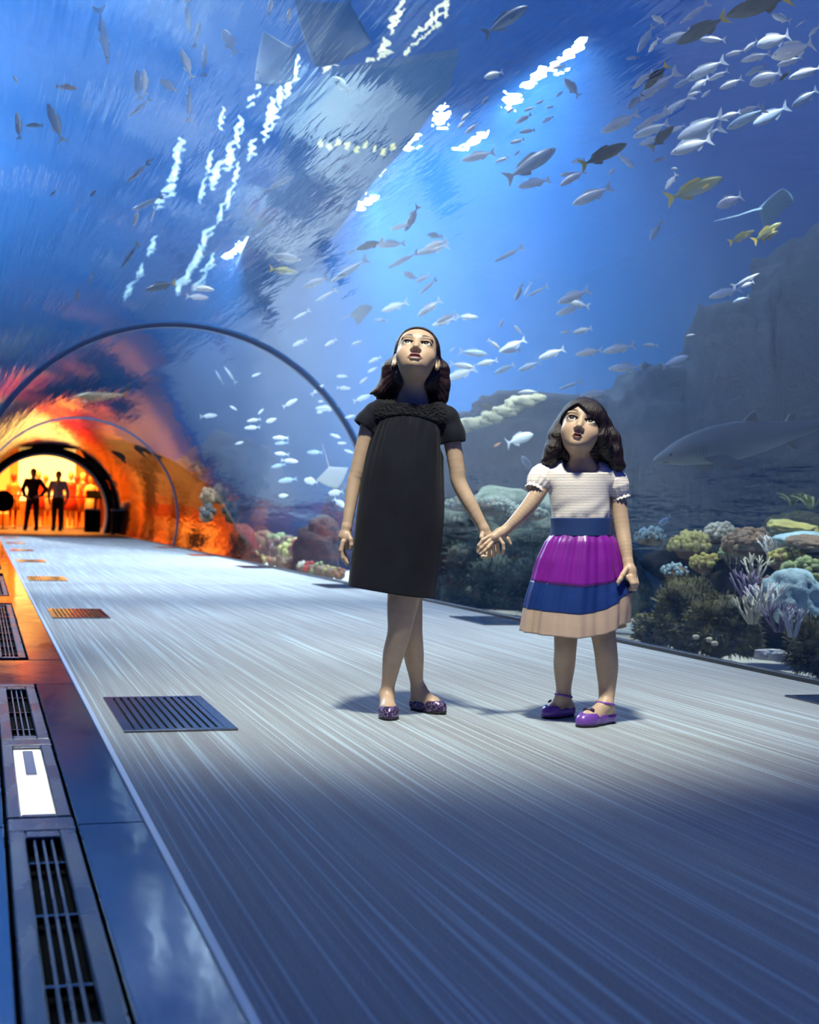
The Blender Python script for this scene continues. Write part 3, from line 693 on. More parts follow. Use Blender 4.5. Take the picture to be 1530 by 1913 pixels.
FM = dict(white=fishmat('silver_fish_skin', (.80, .86, .90), (.90, .93, .95), (.85, .88, .9)), grey=fishmat('grey_fish_skin', (.22, .28, .38), (.38, .46, .56), (.6, .66, .72)),
          dark=fishmat('dark_fish_skin', (.02, .025, .03), (.05, .06, .06), (.10, .12, .12)), yellow=fishmat('olive_fish_skin', (.12, .13, .03), (.34, .33, .08), (.75, .75, .66)), blue=fishmat('pale_blue_fish_skin', (.30, .45, .62), (.42, .58, .74), (.6, .7, .8)), orange=fishmat('orange_fish_skin', (.7, .25, .06), (.85, .4, .12), (.9, .6, .4)))
FINM = dict(white=pbr('silver_fin', (.72, .78, .84), .5), grey=pbr('grey_fin', (.28, .33, .4), .5), dark=pbr('dark_fin', (.03, .03, .03), .6), ytail=pbr('yellow_fin', (.75, .55, .03), .5), blue=pbr('pale_blue_fin', (.4, .52, .66), .5), orange=pbr('orange_fin', (.9, .45, .15), .5))
def fish_proto(col, fat, bend):
    # nose at +x .5, tail root at -.36; unit length
    prof = [(.50, .004, .006), (.47, .020, .030), (.42, .035, .058), (.34, .050, .088), (.22, .062, .112), (.08, .064, .118), (-.06, .055, .102), (-.18, .040, .074), (-.28, .024, .044), (-.35, .013, .024), (-.385, .009, .022)]
    B = lambda x: bend*(x*x)*1.2
    V, F = loft([(x, B(x), 0, hw, hh*fat) for x, hw, hh in prof], 12)
    body = bpy.data.meshes.new('fish'); body.from_pydata(V, [], F); body.polygons.foreach_set('use_smooth', [True]*len(F)); body.materials.append(FM[col]); body.update()
    fm = FINM['ytail' if col in ('yellow',) else col if col in FINM else 'white']; tm = FINM['ytail'] if col in ('yellow', 'dark') else fm
    h = .118*fat; out = []
    for nm, pts, mt, off in (('tail_fin', [(-.36, .02), (-.44, .09), (-.53, .155*max(.8, fat)), (-.475, .03), (-.465, 0), (-.475, -.03), (-.53, -.155*max(.8, fat)), (-.44, -.09), (-.36, -.02)], tm, 0),
                         ('dorsal_fin', [(.17, h*.9), (.12, h*1.35), (0, h*1.3), (-.2, h*.9), (-.27, h*.5), (-.1, h*.75)], fm, 0),
                         ('anal_fin', [(-.06, -h*.82), (-.1, -h*1.3), (-.2, -h*.95), (-.28, -h*.45), (-.16, -h*.6)], tm if col == 'yellow' else fm, 0)):
        V, F = fin(pts); V = [(x, y+B(x), z) for x, y, z in V]; q = bpy.data.meshes.new(nm); q.from_pydata(V, [], F); q.materials.append(mt); q.update(); out.append((nm, q))
    for s in (1, -1):
        pts = [(.24, .0), (.20, .012), (.06, -.03), (.10, -.055), (.2, -.03)]
        V, F = fin(pts); V = [(x, s*(.062+.35*abs(.24-x))+y, z-.02) for x, y, z in V]; q = bpy.data.meshes.new('pectoral_fin'); q.from_pydata(V, [], F); q.materials.append(fm); q.update(); out.append(('pectoral_fin', q))
    ev, ef = _ICO[2]; V = []; F = []
    for s in (1, -1): V.append(ev*.014+np.array([.405, s*.036, .018*fat])); F.append(ef+len(ev)*(0 if s == 1 else 1))
    q = bpy.data.meshes.new('eyes'); q.from_pydata(np.vstack(V).tolist(), [], np.vstack(F).tolist()); q.materials.append(M_BLACK); q.update(); out.append(('eyes', q))
    return body, out
PROTO = {}
def proto(col, fat, bend):
    k = (col, fat, bend)
    if k not in PROTO: PROTO[k] = fish_proto(*k)
    return PROTO[k]
#           x, y, length px, angle deg (rise to the right), kind, head (-1 left / 1 right), fatness
FISH = [
 # upper right school
 (1231,37,32,-25,'white',-1,1.4),(1206,73,58,60,'white',-1,.8),(1221,84,32,55,'white',-1,.8),(1182,108,27,8,'white',-1,1),(1263,69,58,23,'white',-1,1.1),(1310,57,105,28,'dark',-1,1),
 (1418,10,135,20,'dark',-1,1),(1331,74,48,-5,'white',-1,1.2),(1297,24,72,38,'white',-1,.6),(1444,76,68,20,'white',-1,1.6),(1459,34,38,-20,'blue',-1,1.3),(1373,99,37,15,'white',-1,1.2),(1402,86,34,40,'white',-1,1),
 (1412,107,56,12,'white',-1,1.1),(1480,94,82,20,'white',-1,1.4),(1522,57,32,45,'white',-1,1.2),(1475,115,52,20,'white',-1,1.2),(1505,136,68,20,'white',-1,1.2),(1431,146,68,23,'white',-1,1.3),(1466,142,26,42,'dark',-1,1),
 (1318,131,82,27,'white',-1,.8),(1276,154,40,28,'blue',-1,1),(1308,157,48,38,'white',-1,1),(1342,141,40,25,'white',-1,1),(1365,157,52,27,'white',-1,1.1),(1412,131,42,25,'blue',-1,1),(1225,144,66,47,'dark',-1,1.1),(1203,146,42,36,'white',-1,1),
 (1227,162,112,38,'white',-1,.55),(1297,175,26,20,'white',-1,1),(1320,174,24,40,'white',-1,1.1),(1261,199,86,35,'white',-1,.7),(1216,225,84,34,'white',-1,.7),(1216,243,70,20,'white',-1,.9),(1216,262,48,22,'white',-1,1.2),(1237,256,68,45,'dark',1,1.15),
 (1158,230,76,25,'white',-1,.8),(1308,238,100,28,'white',-1,1),(1306,258,96,24,'white',-1,.9),(1292,273,88,22,'white',-1,1),(1266,240,32,28,'white',-1,1),(1365,215,42,20,'white',-1,1),(1400,204,40,17,'white',-1,1),(1394,222,80,27,'blue',-1,.8),(1438,217,84,30,'blue',-1,1.2),
 (1504,183,64,35,'blue',-1,1.1),(1495,45,26,38,'white',-1,.7),(1169,300,40,-40,'white',1,1),(1143,319,20,50,'white',-1,1),(1232,298,28,20,'blue',-1,1.2),(1261,315,14,0,'white',-1,1.4),(1253,340,40,55,'white',-1,.8),(1195,155,34,38,'white',-1,.9),(1186,190,44,45,'grey',-1,.8),
 (1297,353,116,22,'yellow',1,1.15),(1363,376,54,25,'white',-1,1.4),(1386,442,52,25,'yellow',1,1.1),(1433,434,66,34,'yellow',1,1.05),(1440,440,40,30,'yellow',1,1),(1225,431,42,58,'blue',-1,1.2),
 # right of the bright streak
 (945,38,96,30,'grey',1,.9),(893,292,64,12,'white',-1,1.2),(992,306,114,33,'grey',1,.8),(1128,289,94,25,'dark',1,1.15),(998,342,64,15,'white',-1,.9),(1070,332,58,33,'white',-1,1),(1058,325,28,18,'white',-1,1.2),(1105,366,80,25,'white',-1,.9),(950,475,62,28,'blue',-1,.6),
 (812,440,28,-5,'grey',-1,1.3),(815,456,44,15,'white',-1,.9),(1068,163,42,-48,'white',-1,1.5),(990,203,24,20,'white',-1,1.2),(1023,223,26,30,'white',-1,1.2),(978,222,34,30,'white',-1,1),(1043,126,28,10,'white',-1,1),(985,245,30,10,'white',-1,1.2),(966,264,28,15,'white',-1,1),(967,285,18,45,'white',-1,1),
 (938,298,28,20,'white',-1,.9),(1028,200,18,15,'white',-1,1),(922,140,38,20,'white',-1,1.3),(907,187,24,50,'white',-1,1.2),(870,217,26,45,'white',-1,1),(967,136,14,30,'white',-1,1.2),(1080,300,26,15,'white',-1,1),(1046,175,16,40,'white',-1,1.2),(1010,190,20,30,'white',-1,1.2),(955,205,22,35,'white',-1,1),(880,240,30,40,'white',-1,1),(862,232,24,50,'white',-1,1),
 # middle water above the tall girl
 (691,458,54,15,'dark',-1,1.1),(730,456,54,5,'white',-1,.9),(753,486,66,28,'white',-1,.6),(809,465,60,17,'white',-1,.8),(813,441,30,-5,'blue',-1,1.2),(766,515,30,-25,'white',-1,1.3),(790,520,30,28,'white',-1,1.1),(799,536,44,40,'white',-1,.7),(652,505,82,32,'grey',-1,.5),(588,528,50,27,'grey',-1,.8),(609,552,46,30,'grey',-1,.7),
 (737,573,52,20,'white',-1,.9),(802,575,54,36,'white',-1,.8),(563,588,36,30,'white',-1,.7),(746,424,36,14,'white',-1,1),(769,408,54,62,'grey',-1,.8),(530,480,64,-8,'white',1,.9),(530,506,52,-7,'yellow',1,.8),(521,343,66,30,'white',1,.5),(638,157,44,-40,'blue',-1,1.6),(712,598,26,0,'blue',-1,1.2),(656,470,30,30,'grey',-1,.7),(833,594,40,25,'white',-1,.8),
 # between and above the girls
 (969,546,36,65,'blue',-1,.8),(985,541,30,62,'blue',-1,.7),(1004,544,44,25,'blue',-1,.6),(1071,554,68,24,'white',-1,.9),(1077,567,50,-12,'white',-1,1.2),(1061,580,48,18,'white',-1,1.2),(829,601,46,18,'white',-1,.8),(873,592,42,0,'white',1,1.1),(937,603,20,65,'white',-1,1.1),(969,617,24,-50,'white',-1,1),(923,643,28,-38,'white',1,1.2),(957,646,56,26,'white',-1,.9),(954,655,36,8,'white',-1,1),
 (1030,661,52,20,'white',-1,.8),(1058,620,22,10,'white',-1,1.2),(1088,617,36,13,'white',-1,1),(1100,658,50,10,'white',-1,1.2),(1156,651,60,12,'white',-1,1),(1169,687,64,3,'white',-1,.8),(884,659,54,-5,'blue',1,1.2),(863,683,46,-10,'white',1,1.1),(910,677,40,12,'white',-1,1.1),(860,699,62,20,'white',-1,.9),(942,689,42,25,'blue',-1,.8),(988,684,44,22,'blue',-1,.9),(987,733,40,3,'white',-1,1),(1064,720,46,20,'blue',-1,.7),(1108,736,54,8,'white',1,.8),
 (912,762,26,-35,'dark',-1,1.3),(1394,523,58,27,'white',1,.7),(1355,547,62,16,'white',-1,.9),(1397,531,28,25,'white',-1,1),(1261,675,56,22,'white',1,.9),(1291,626,18,10,'white',-1,1),(846,652,16,45,'grey',-1,1),(1384,560,34,20,'blue',-1,1),(1215,645,30,0,'blue',-1,.9),
 (971,820,54,20,'white',1,1.4),(920,872,54,-8,'grey',-1,1.4),(985,867,36,-55,'grey',-1,1.4),(1242,973,30,35,'blue',-1,1.4),(930,830,18,30,'orange',-1,1.2),
 # around and beyond the near ring
 (390,777,32,5,'white',1,1.2),(437,763,18,-30,'white',-1,1),(474,785,26,10,'white',-1,1),(471,799,30,4,'white',-1,1),(488,768,18,45,'white',-1,1),(508,785,24,20,'white',-1,1.5),(542,753,32,28,'white',1,1.1),(593,728,30,40,'white',1,1),(610,763,42,0,'white',-1,.9),(598,770,14,0,'white',-1,1.3),(600,750,12,0,'white',-1,1.3),(640,703,24,0,'white',-1,1.1),(642,725,26,-5,'white',1,1.2),(680,710,22,40,'white',-1,1),(676,744,34,20,'white',1,.9),
 (524,818,30,0,'white',-1,1.2),(526,828,26,5,'blue',-1,1.1),(446,828,20,15,'white',1,1.2),(526,848,28,-5,'white',-1,1),(541,861,32,-5,'white',1,1.1),(520,870,28,12,'blue',-1,.8),(625,814,24,-20,'white',1,1),(640,828,20,0,'white',-1,1.2),(650,843,22,-20,'white',1,1),(581,899,26,-10,'white',-1,1.8),(537,897,36,8,'blue',-1,1.1),(531,926,22,5,'white',-1,1.4),(627,920,28,10,'white',-1,1.3),(635,940,28,-35,'white',1,1.3),(655,778,24,15,'white',-1,1),(588,845,30,0,'blue',-1,.8),(700,672,26,25,'white',-1,1),(697,690,24,30,'white',-1,1),
 (560,640,30,25,'white',-1,.8),(618,640,26,30,'white',-1,.9),(668,640,24,20,'blue',-1,1),(480,700,22,20,'white',-1,1),
 # overhead at the upper left
 (193,65,116,-80,'white',1,.6),(351,30,66,-88,'white',1,.5),(369,62,56,78,'grey',1,.7),(428,77,52,-63,'white',-1,1.3),(382,111,66,88,'white',1,.6),(348,118,58,-70,'white',-1,.9),(315,160,40,-35,'white',-1,1.5),(353,193,70,89,'white',1,.7),(258,157,64,-80,'white',-1,1.2),(270,154,54,-85,'white',-1,.8),(261,201,54,40,'grey',-1,.7),(34,235,50,-88,'white',-1,1.1),(103,229,74,-70,'white',-1,.8),(124,163,42,-8,'orange',1,.8),(64,234,34,0,'yellow',-1,.8),(175,360,20,40,'white',-1,1.6),
 (258,322,56,40,'white',-1,.5),(281,300,22,25,'yellow',-1,.8),(275,380,66,24,'white',-1,.5),(254,406,36,78,'white',-1,.8),(144,552,26,80,'white',-1,1.2),(170,520,26,70,'white',-1,.8),(242,477,58,53,'dark',-1,.6),(379,539,44,-8,'white',1,.8),(369,555,42,-4,'white',1,.8),(300,535,60,12,'dark',-1,.8),(505,13,34,80,'white',1,.9),(540,29,32,80,'white',1,1.1),(286,400,30,75,'white',-1,.7),(30,150,22,-60,'white',-1,.8),(100,360,20,50,'white',-1,.9),(430,700,40,-55,'grey',-1,.6),(410,705,30,-60,'grey',-1,.6),
]
def region(x, y):
    if x >= 1130 and y < 480: return 'in the upper right school'
    if x >= 840 and y < 400: return 'beside the bright streak overhead'
    if x < 470 and y < 600: return 'overhead at the upper left'
    if y < 610 and x < 850: return 'in the pale water above the tall girl'
    if x < 720: return 'behind the near ring'
    return 'in the water around the little girl'
order = sorted(range(len(FISH)), key=lambda i: (region(FISH[i][0], FISH[i][1]), FISH[i][4], FISH[i][1]))
cnt = {}; rank = {}
for i in order:
    k = (region(FISH[i][0], FISH[i][1]), FISH[i][4]); cnt[k] = cnt.get(k, 0)+1; rank[i] = cnt[k]
CN = dict(white='silver white', grey='grey', dark='dark', yellow='olive yellow finned', blue='pale blue', orange='orange')
def ordw(n): return '%d%s' % (n, 'th' if 10 <= n % 100 <= 20 else {1: 'st', 2: 'nd', 3: 'rd'}.get(n % 10, 'th'))
rf = random.Random(3)
for i, (px, py, ln, ang, col, hd, fat) in enumerate(FISH):
    reg = region(px, py); d0 = exit_d(px, py)
    d = d0*1.12+rf.uniform(.5, 2.6)
    if d > 22: d = d0*1.06+.4
    k = (P(px, py, d).z-5.9)
    if k > 0: d = d0*1.03+.3
    s = ln*d/FPX; b = rf.choice((0, .12, -.12)); body, fins = proto(col, round(fat*2)/2 if fat > .55 else .6, b)
    o = bpy.data.objects.new('fish', body); COL.objects.link(o)
    a = math.radians(ang); ax = CR*math.cos(a)+CU*math.sin(a); ax = (ax*hd+CF*rf.uniform(-.25, .25)).normalized()
    up = (CU*math.cos(a)-CR*math.sin(a)) if abs(ang) < 62 else CU.cross(CF)*-1+CU*.3
    yv = up.cross(ax).normalized(); zv = ax.cross(yv)
    M = Matrix((ax, yv, zv)).transposed()*s; M = M.to_4x4(); M.translation = P(px, py, d); o.matrix_world = M
    n = cnt[(reg, col)]
    tag(o, '%s fish %s, %s' % (CN[col], reg, ordw(rank[i])+' from the top') if n > 1 else 'only %s fish %s' % (CN[col], reg), 'fish', 'fish '+reg)
    if ln >= 26:
        for nm, q in fins:
            if nm == 'eyes' and ln < 60: continue
            if nm == 'pectoral_fin' and ln < 45: continue
            c = bpy.data.objects.new(nm, q); COL.objects.link(c); c.parent = o
# ---- shark
M_SHARK = fishmat('shark_skin', (.07, .085, .10), (.11, .13, .15), (.60, .64, .64), .5, 0); M_SHFIN = pbr('shark_fin', (.035, .045, .06), .5)
def shark(c, L, ax, up, label, mat=M_SHARK, fm=M_SHFIN, name='shark', fat=1.0):
    r = empty(name, c); tag(r, label, name)
    yv = up.cross(ax).normalized(); zv = ax.cross(yv); M = Matrix((ax, yv, zv)).transposed()*L; M = M.to_4x4(); M.translation = c; r.matrix_world = M
    prof = [(.500, 0, .004, .004), (.48, .0, .022, .016), (.44, .002, .044, .030), (.38, .008, .060, .050), (.30, .013, .072, .068), (.18, .014, .078, .084), (.04, .012, .074, .086), (-.10, .008, .058, .070), (-.22, .006, .040, .050), (-.32, .006, .026, .034), (-.40, .008, .015, .024), (-.45, .012, .008, .015)]
    V, F = loft([(x, .10*max(0, -x)**1.6, z, hw, hh*fat) for x, z, hw, hh in prof], 20); me('body', V, F, mat, True, r)
    V, F = fin([(-.40, .02), (-.47, .08), (-.60, .21), (-.575, .13), (-.51, .02), (-.53, -.05), (-.50, -.055), (-.44, -.01)], .012); V = [(x, y+.10*max(0, -x)**1.6, z) for x, y, z in V]; me('tail_fin', V, F, fm, False, r)
    V, F = fin([(.02, .075), (-.05, .125), (-.085, .135), (-.08, .10), (-.10, .06)], .014); me('dorsal_fin', V, F, fm, False, r)
    V, F = fin([(-.22, .04), (-.26, .085), (-.29, .088), (-.285, .06), (-.30, .035)], .012); V = [(x, y+.006, z) for x, y, z in V]; me('dorsal_fin', V, F, fm, False, r)
    V, F = fin([(-.20, -.035), (-.25, -.085), (-.27, -.08), (-.26, -.03)], .01); V = [(x, y+.008, z) for x, y, z in V]; me('anal_fin', V, F, fm, False, r)
    for s in (1, -1):
        pts = [(.27, .06), (.21, .115), (.12, .145), (.12, .115), (.16, .06)]; n = len(pts)
        V = [(x, s*y, -.035-(y-.06)*.9+t) for t in (.006, -.006) for x, y in pts]; F = [tuple(range(n)), tuple(range(2*n-1, n-1, -1))]+[(i, i+n, (i+1) % n+n, (i+1) % n) for i in range(n)]
        me('pectoral_fin', V, F, fm, False, r)
        me('eye', _ICO[2][0]*.007+np.array([.43, s*.041, .012]), _ICO[2][1], M_BLACK, True, r)
        for g in range(4):
            MB().tube([(.315-.016*g, s*(.0725+.0012*g), -.02), (.312-.016*g, s*(.074+.001*g), .025)], .0025, 5).build('gill_slit', M_SHFIN, r)
    MB().tube([(.445, -.028, -.020), (.462, -.016, -.017), (.468, 0, -.0165), (.462, .016, -.017), (.445, .028, -.020)], .0028, 6).build('mouth', M_BLACK, r)
    return r
a0_, a1_ = P(1211, 862, 9.3), P(1560, 790, 9.8)
ax = (a0_-a1_).normalized(); shark((a0_+a1_)/2-ax*.01, (a0_-a1_).length*.96, ax, (CU-CF*.0), 'large grey shark with pale belly gliding before the dark cliff', fat=1.05)
g = P(183, 742, 21.5); ax = (-CR+CU*-.05+CF*.2).normalized(); shark(g, .95, ax, CU, 'small greenish shark above the orange far arch', fishmat('green_shark_skin', (.12, .15, .10), (.22, .26, .16), (.4, .42, .3)), M_SHFIN)
# ---- rays
def ray(c, span, fwd, right, label, mat, tail=.9):
    r = empty('stingray', c); tag(r, label, 'ray'); zv = right.cross(fwd).normalized(); rt = fwd.cross(zv).normalized()
    M = Matrix((rt, fwd, zv)).transposed()*span; M = M.to_4x4(); M.translation = c; r.matrix_world = M
    nx, ny = 20, 14; V = []; F = []
    for s in (1, -1):
        for j in range(ny+1):
            v = j/ny
            for i in range(nx+1):
                u = 2*i/nx-1; au = abs(u); front = .34*(1-au**1.25)+.02; back = -.30*(1-au**.9)-.03*(1-au)+.02-.10*au*(1-au)
                y = front+(back-front)*v-.10*au**2; th = .055*(1-au**.8)*math.sin(PI*min(1, max(0, v)))**.7+.002
                V.append((u*.5, y, s*th+.10*au**2-.02))
    k = (nx+1)*(ny+1)
    for s in range(2):
        for j in range(ny):
            for i in range(nx):
                a = s*k+j*(nx+1)+i; q = (a, a+1, a+nx+2, a+nx+1); F.append(q if s else q[::-1])
    bd = [i for i in range(nx+1)]+[j*(nx+1)+nx for j in range(1, ny+1)]+[ny*(nx+1)+i for i in range(nx-1, -1, -1)]+[j*(nx+1) for j in range(ny-1, 0, -1)]
    for i in range(len(bd)): a, b = bd[i], bd[(i+1) % len(bd)]; F.append((a, b, b+k, a+k))
    me('body', V, F, mat, True, r)
    MB().tube([(0, -.26, 0), (0, -.45, 0), (.03, -.26-tail*.5, .01), (.05, -.26-tail, .0)], [.018, .012, .007, .003], 8).build('tail', mat, r, True)
    for s in (1, -1): me('eye', _ICO[1][0]*.014+np.array([s*.05, .26, .035]), _ICO[1][1], M_BLACK, True, r)
    return r
M_RAYD = pbr('dark_ray_skin', (.025, .045, .09), .6, var=.3, vscale=5); M_RAYB = pbr('pale_ray_skin', (.35, .50, .62), .6); M_RAYG = pbr('grey_ray_skin', (.22, .30, .42), .6); M_RAYW = pbr('white_ray_belly', (.75, .80, .80), .5)
def rayat(px, py, span, yaw, roll, d, lab, mat, tail=.9):
    a = math.radians(yaw); fwd = (CR*math.cos(a)+CU*math.sin(a)+CF*.25).normalized(); b = math.radians(roll)
    side = (CU*math.cos(a)-CR*math.sin(a)); right = (side*-math.cos(b)+CF*math.sin(b)).normalized()
    ray(P(px, py, d), span*d/FPX, fwd, right, lab, mat, tail)
rayat(516, 118, 150, 215, 30, 11.5, 'dark stingray overhead left of the larger dark ray', M_RAYD, .4)
rayat(622, 58, 200, 240, 25, 11.0, 'large dark stingray overhead at the top of the picture', M_RAYD, .4)
rayat(1448, 384, 110, 15, 62, 11, 'pale blue stingray low in the blue water right of the yellow finned fish', M_RAYB)
rayat(674, 583, 70, 20, 70, 13.5, 'grey stingray above the near ring', M_RAYG, .5)
c_ = P(622, 890, 14.5); ray(c_, .36, (CU*.9-CR*.35).normalized()*-1, (CR*.93+CU*.3).normalized(), 'white bellied ray rising tail up beside the tall girl arm', M_RAYW, .75)
# ---- dark work platform floating overhead, with its small yellow lamps, and water glints built as glowing tubes
M_PLAT = pbr('dark_blue_hull', (.012, .02, .06), .6, var=.3, vscale=1)
pts = [PZ(x, y, 6.05) for x, y in ((855, 105), (840, 165), (770, 262), (700, 338), (600, 470), (520, 560), (430, 585), (440, 500), (520, 330), (530, 200), (620, 140))]
V = [tuple(p) for p in pts]+[(p.x, p.y, 6.14) for p in pts]; n = len(pts)
o = me('floating_platform', V, [tuple(range(n)), tuple(range(2*n-1, n-1, -1))]+[(i, (i+1) % n, (i+1) % n+n, i+n) for i in range(n)], M_PLAT, False); tag(o, 'dark blue floating platform overhead beside the bright streak', 'platform')
M_YL = emis('yellow_lamp_glass', (1, .78, .22), 2.2); M_GLINT_WHITE = emis('white_glint_glow', (.95, .97, 1), 9)
def glowat(px, py, ln, ang, w, mat, z, lab, grp):
    c = PZ(px, py, z); d = (c-CP).dot(CF); s = d/FPX; a = math.radians(ang); rr = random.Random(int(px*7+py))
    e = PZ(px+math.cos(a)*ln/2, py-math.sin(a)*ln/2, z); b = PZ(px-math.cos(a)*ln/2, py+math.sin(a)*ln/2, z); pp = []; rad = []
    nrm = Vector((-(e-b).y, (e-b).x, 0)).normalized()
    for i in range(7):
        t = i/6; pp.append(b.lerp(e, t)-c+nrm*rr.uniform(-1, 1)*w*s*.8); rad.append(w*s*.5*(math.sin(PI*(.12+.76*t))**.8)*rr.uniform(.6, 1.1))
    o = MB().tube(pp, rad, 6).build('lamp_or_glint', mat, None, True, c); tag(o, lab, 'lamp', grp)
for i in range(9): glowat(597+i*17, 268+6*math.sin(i*2.1)+i*1.5, 12, 80, 7, M_YL, 6.03, 'small yellow lamp under the dark platform, %s from the left' % ordw(i+1), 'yellow platform lamps')
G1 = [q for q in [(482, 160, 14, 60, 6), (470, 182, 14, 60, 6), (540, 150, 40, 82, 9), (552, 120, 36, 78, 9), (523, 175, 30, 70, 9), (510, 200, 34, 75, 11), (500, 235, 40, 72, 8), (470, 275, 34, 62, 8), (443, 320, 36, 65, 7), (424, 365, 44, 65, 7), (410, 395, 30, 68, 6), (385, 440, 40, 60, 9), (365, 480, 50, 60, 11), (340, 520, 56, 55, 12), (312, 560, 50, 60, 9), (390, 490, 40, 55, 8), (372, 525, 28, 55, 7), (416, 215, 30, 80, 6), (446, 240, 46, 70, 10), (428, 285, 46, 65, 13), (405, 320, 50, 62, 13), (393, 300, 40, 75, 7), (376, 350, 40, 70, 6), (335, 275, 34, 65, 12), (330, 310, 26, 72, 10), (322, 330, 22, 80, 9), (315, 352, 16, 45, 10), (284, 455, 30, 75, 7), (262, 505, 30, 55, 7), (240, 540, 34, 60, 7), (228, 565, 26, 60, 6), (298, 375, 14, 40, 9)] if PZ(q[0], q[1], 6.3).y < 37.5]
for i, (px, py, ln, an, w) in enumerate(sorted(G1, key=lambda t: t[1])): glowat(px, py, ln, an, w, M_GLINT_WHITE, 6.3, 'white glint built as a glowing tube at the upper left, %s from the top' % ordw(i+1), 'white glints over the upper left water')  # rippled water glints imitated by emissive tubes
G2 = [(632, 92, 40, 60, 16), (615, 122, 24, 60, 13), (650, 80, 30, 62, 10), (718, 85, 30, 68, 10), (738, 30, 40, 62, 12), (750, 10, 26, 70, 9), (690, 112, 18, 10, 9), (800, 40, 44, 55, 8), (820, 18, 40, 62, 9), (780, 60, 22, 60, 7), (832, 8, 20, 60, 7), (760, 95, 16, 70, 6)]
M_GLINT_WARM = emis('warm_glint_glow', (1, .86, .5), 5)
for i, (px, py, ln, an, w) in enumerate(sorted(G2, key=lambda t: t[1])): glowat(px, py, ln, an, w, M_GLINT_WARM, 6.3, 'warm glint built as a glowing tube above the dark platform, %s from the top' % ordw(i+1), 'warm glints at the top')  # prismatic glints imitated by warm emissive tubes
# ---------------------------------------------------------------- solid modelling of figures on a grid (one continuous surface)
def surface_nets(F, lo, h):
    ins = F < 0
    nx, ny, nz = F.shape
    c = np.zeros((nx-1, ny-1, nz-1), np.uint8)
    for dx in (0, 1):
        for dy in (0, 1):
            for dz in (0, 1): c += ins[dx:nx-1+dx, dy:ny-1+dy, dz:nz-1+dz]
    act = (c > 0) & (c < 8); idx = np.argwhere(act)
    vid = np.full(act.shape, -1, np.int32); vid[act] = np.arange(len(idx))
    i, j, k = idx.T
    corner = {(dx, dy, dz): F[i+dx, j+dy, k+dz] for dx in (0, 1) for dy in (0, 1) for dz in (0, 1)}
    acc = np.zeros((len(idx), 3)); n = np.zeros(len(idx))
    for a in corner:
        for ax in range(3):
            if a[ax] == 0:
                b = list(a); b[ax] = 1; b = tuple(b); fa, fb = corner[a], corner[b]; m = (fa < 0) != (fb < 0)
                t = np.where(m, fa/np.where(m, fa-fb, 1), 0)
                p = np.zeros((len(idx), 3)); p[:] = a; p[:, ax] += t
                acc += p*m[:, None]; n += m
    V = (idx+acc/np.maximum(n, 1)[:, None])*h+lo
    Q = []
    for ax in range(3):
        s0 = [slice(None)]*3; s1 = [slice(None)]*3; s0[ax] = slice(0, -1); s1[ax] = slice(1, None)
        x = ins[tuple(s0)] != ins[tuple(s1)]
        e = np.argwhere(x); o1, o2 = [(1, 2), (2, 0), (0, 1)][ax]
        ok = (e[:, o1] > 0) & (e[:, o2] > 0) & (e[:, o1] < F.shape[o1]-1) & (e[:, o2] < F.shape[o2]-1); e = e[ok]
        q = []
        for d1, d2 in ((-1, -1), (0, -1), (0, 0), (-1, 0)):
            g = e.copy(); g[:, o1] += d1; g[:, o2] += d2; q.append(vid[g[:, 0], g[:, 1], g[:, 2]])
        q = np.stack(q, 1); fl = ins[e[:, 0], e[:, 1], e[:, 2]]
        q[~fl] = q[~fl][:, ::-1]; Q.append(q)
    return V, np.vstack(Q)
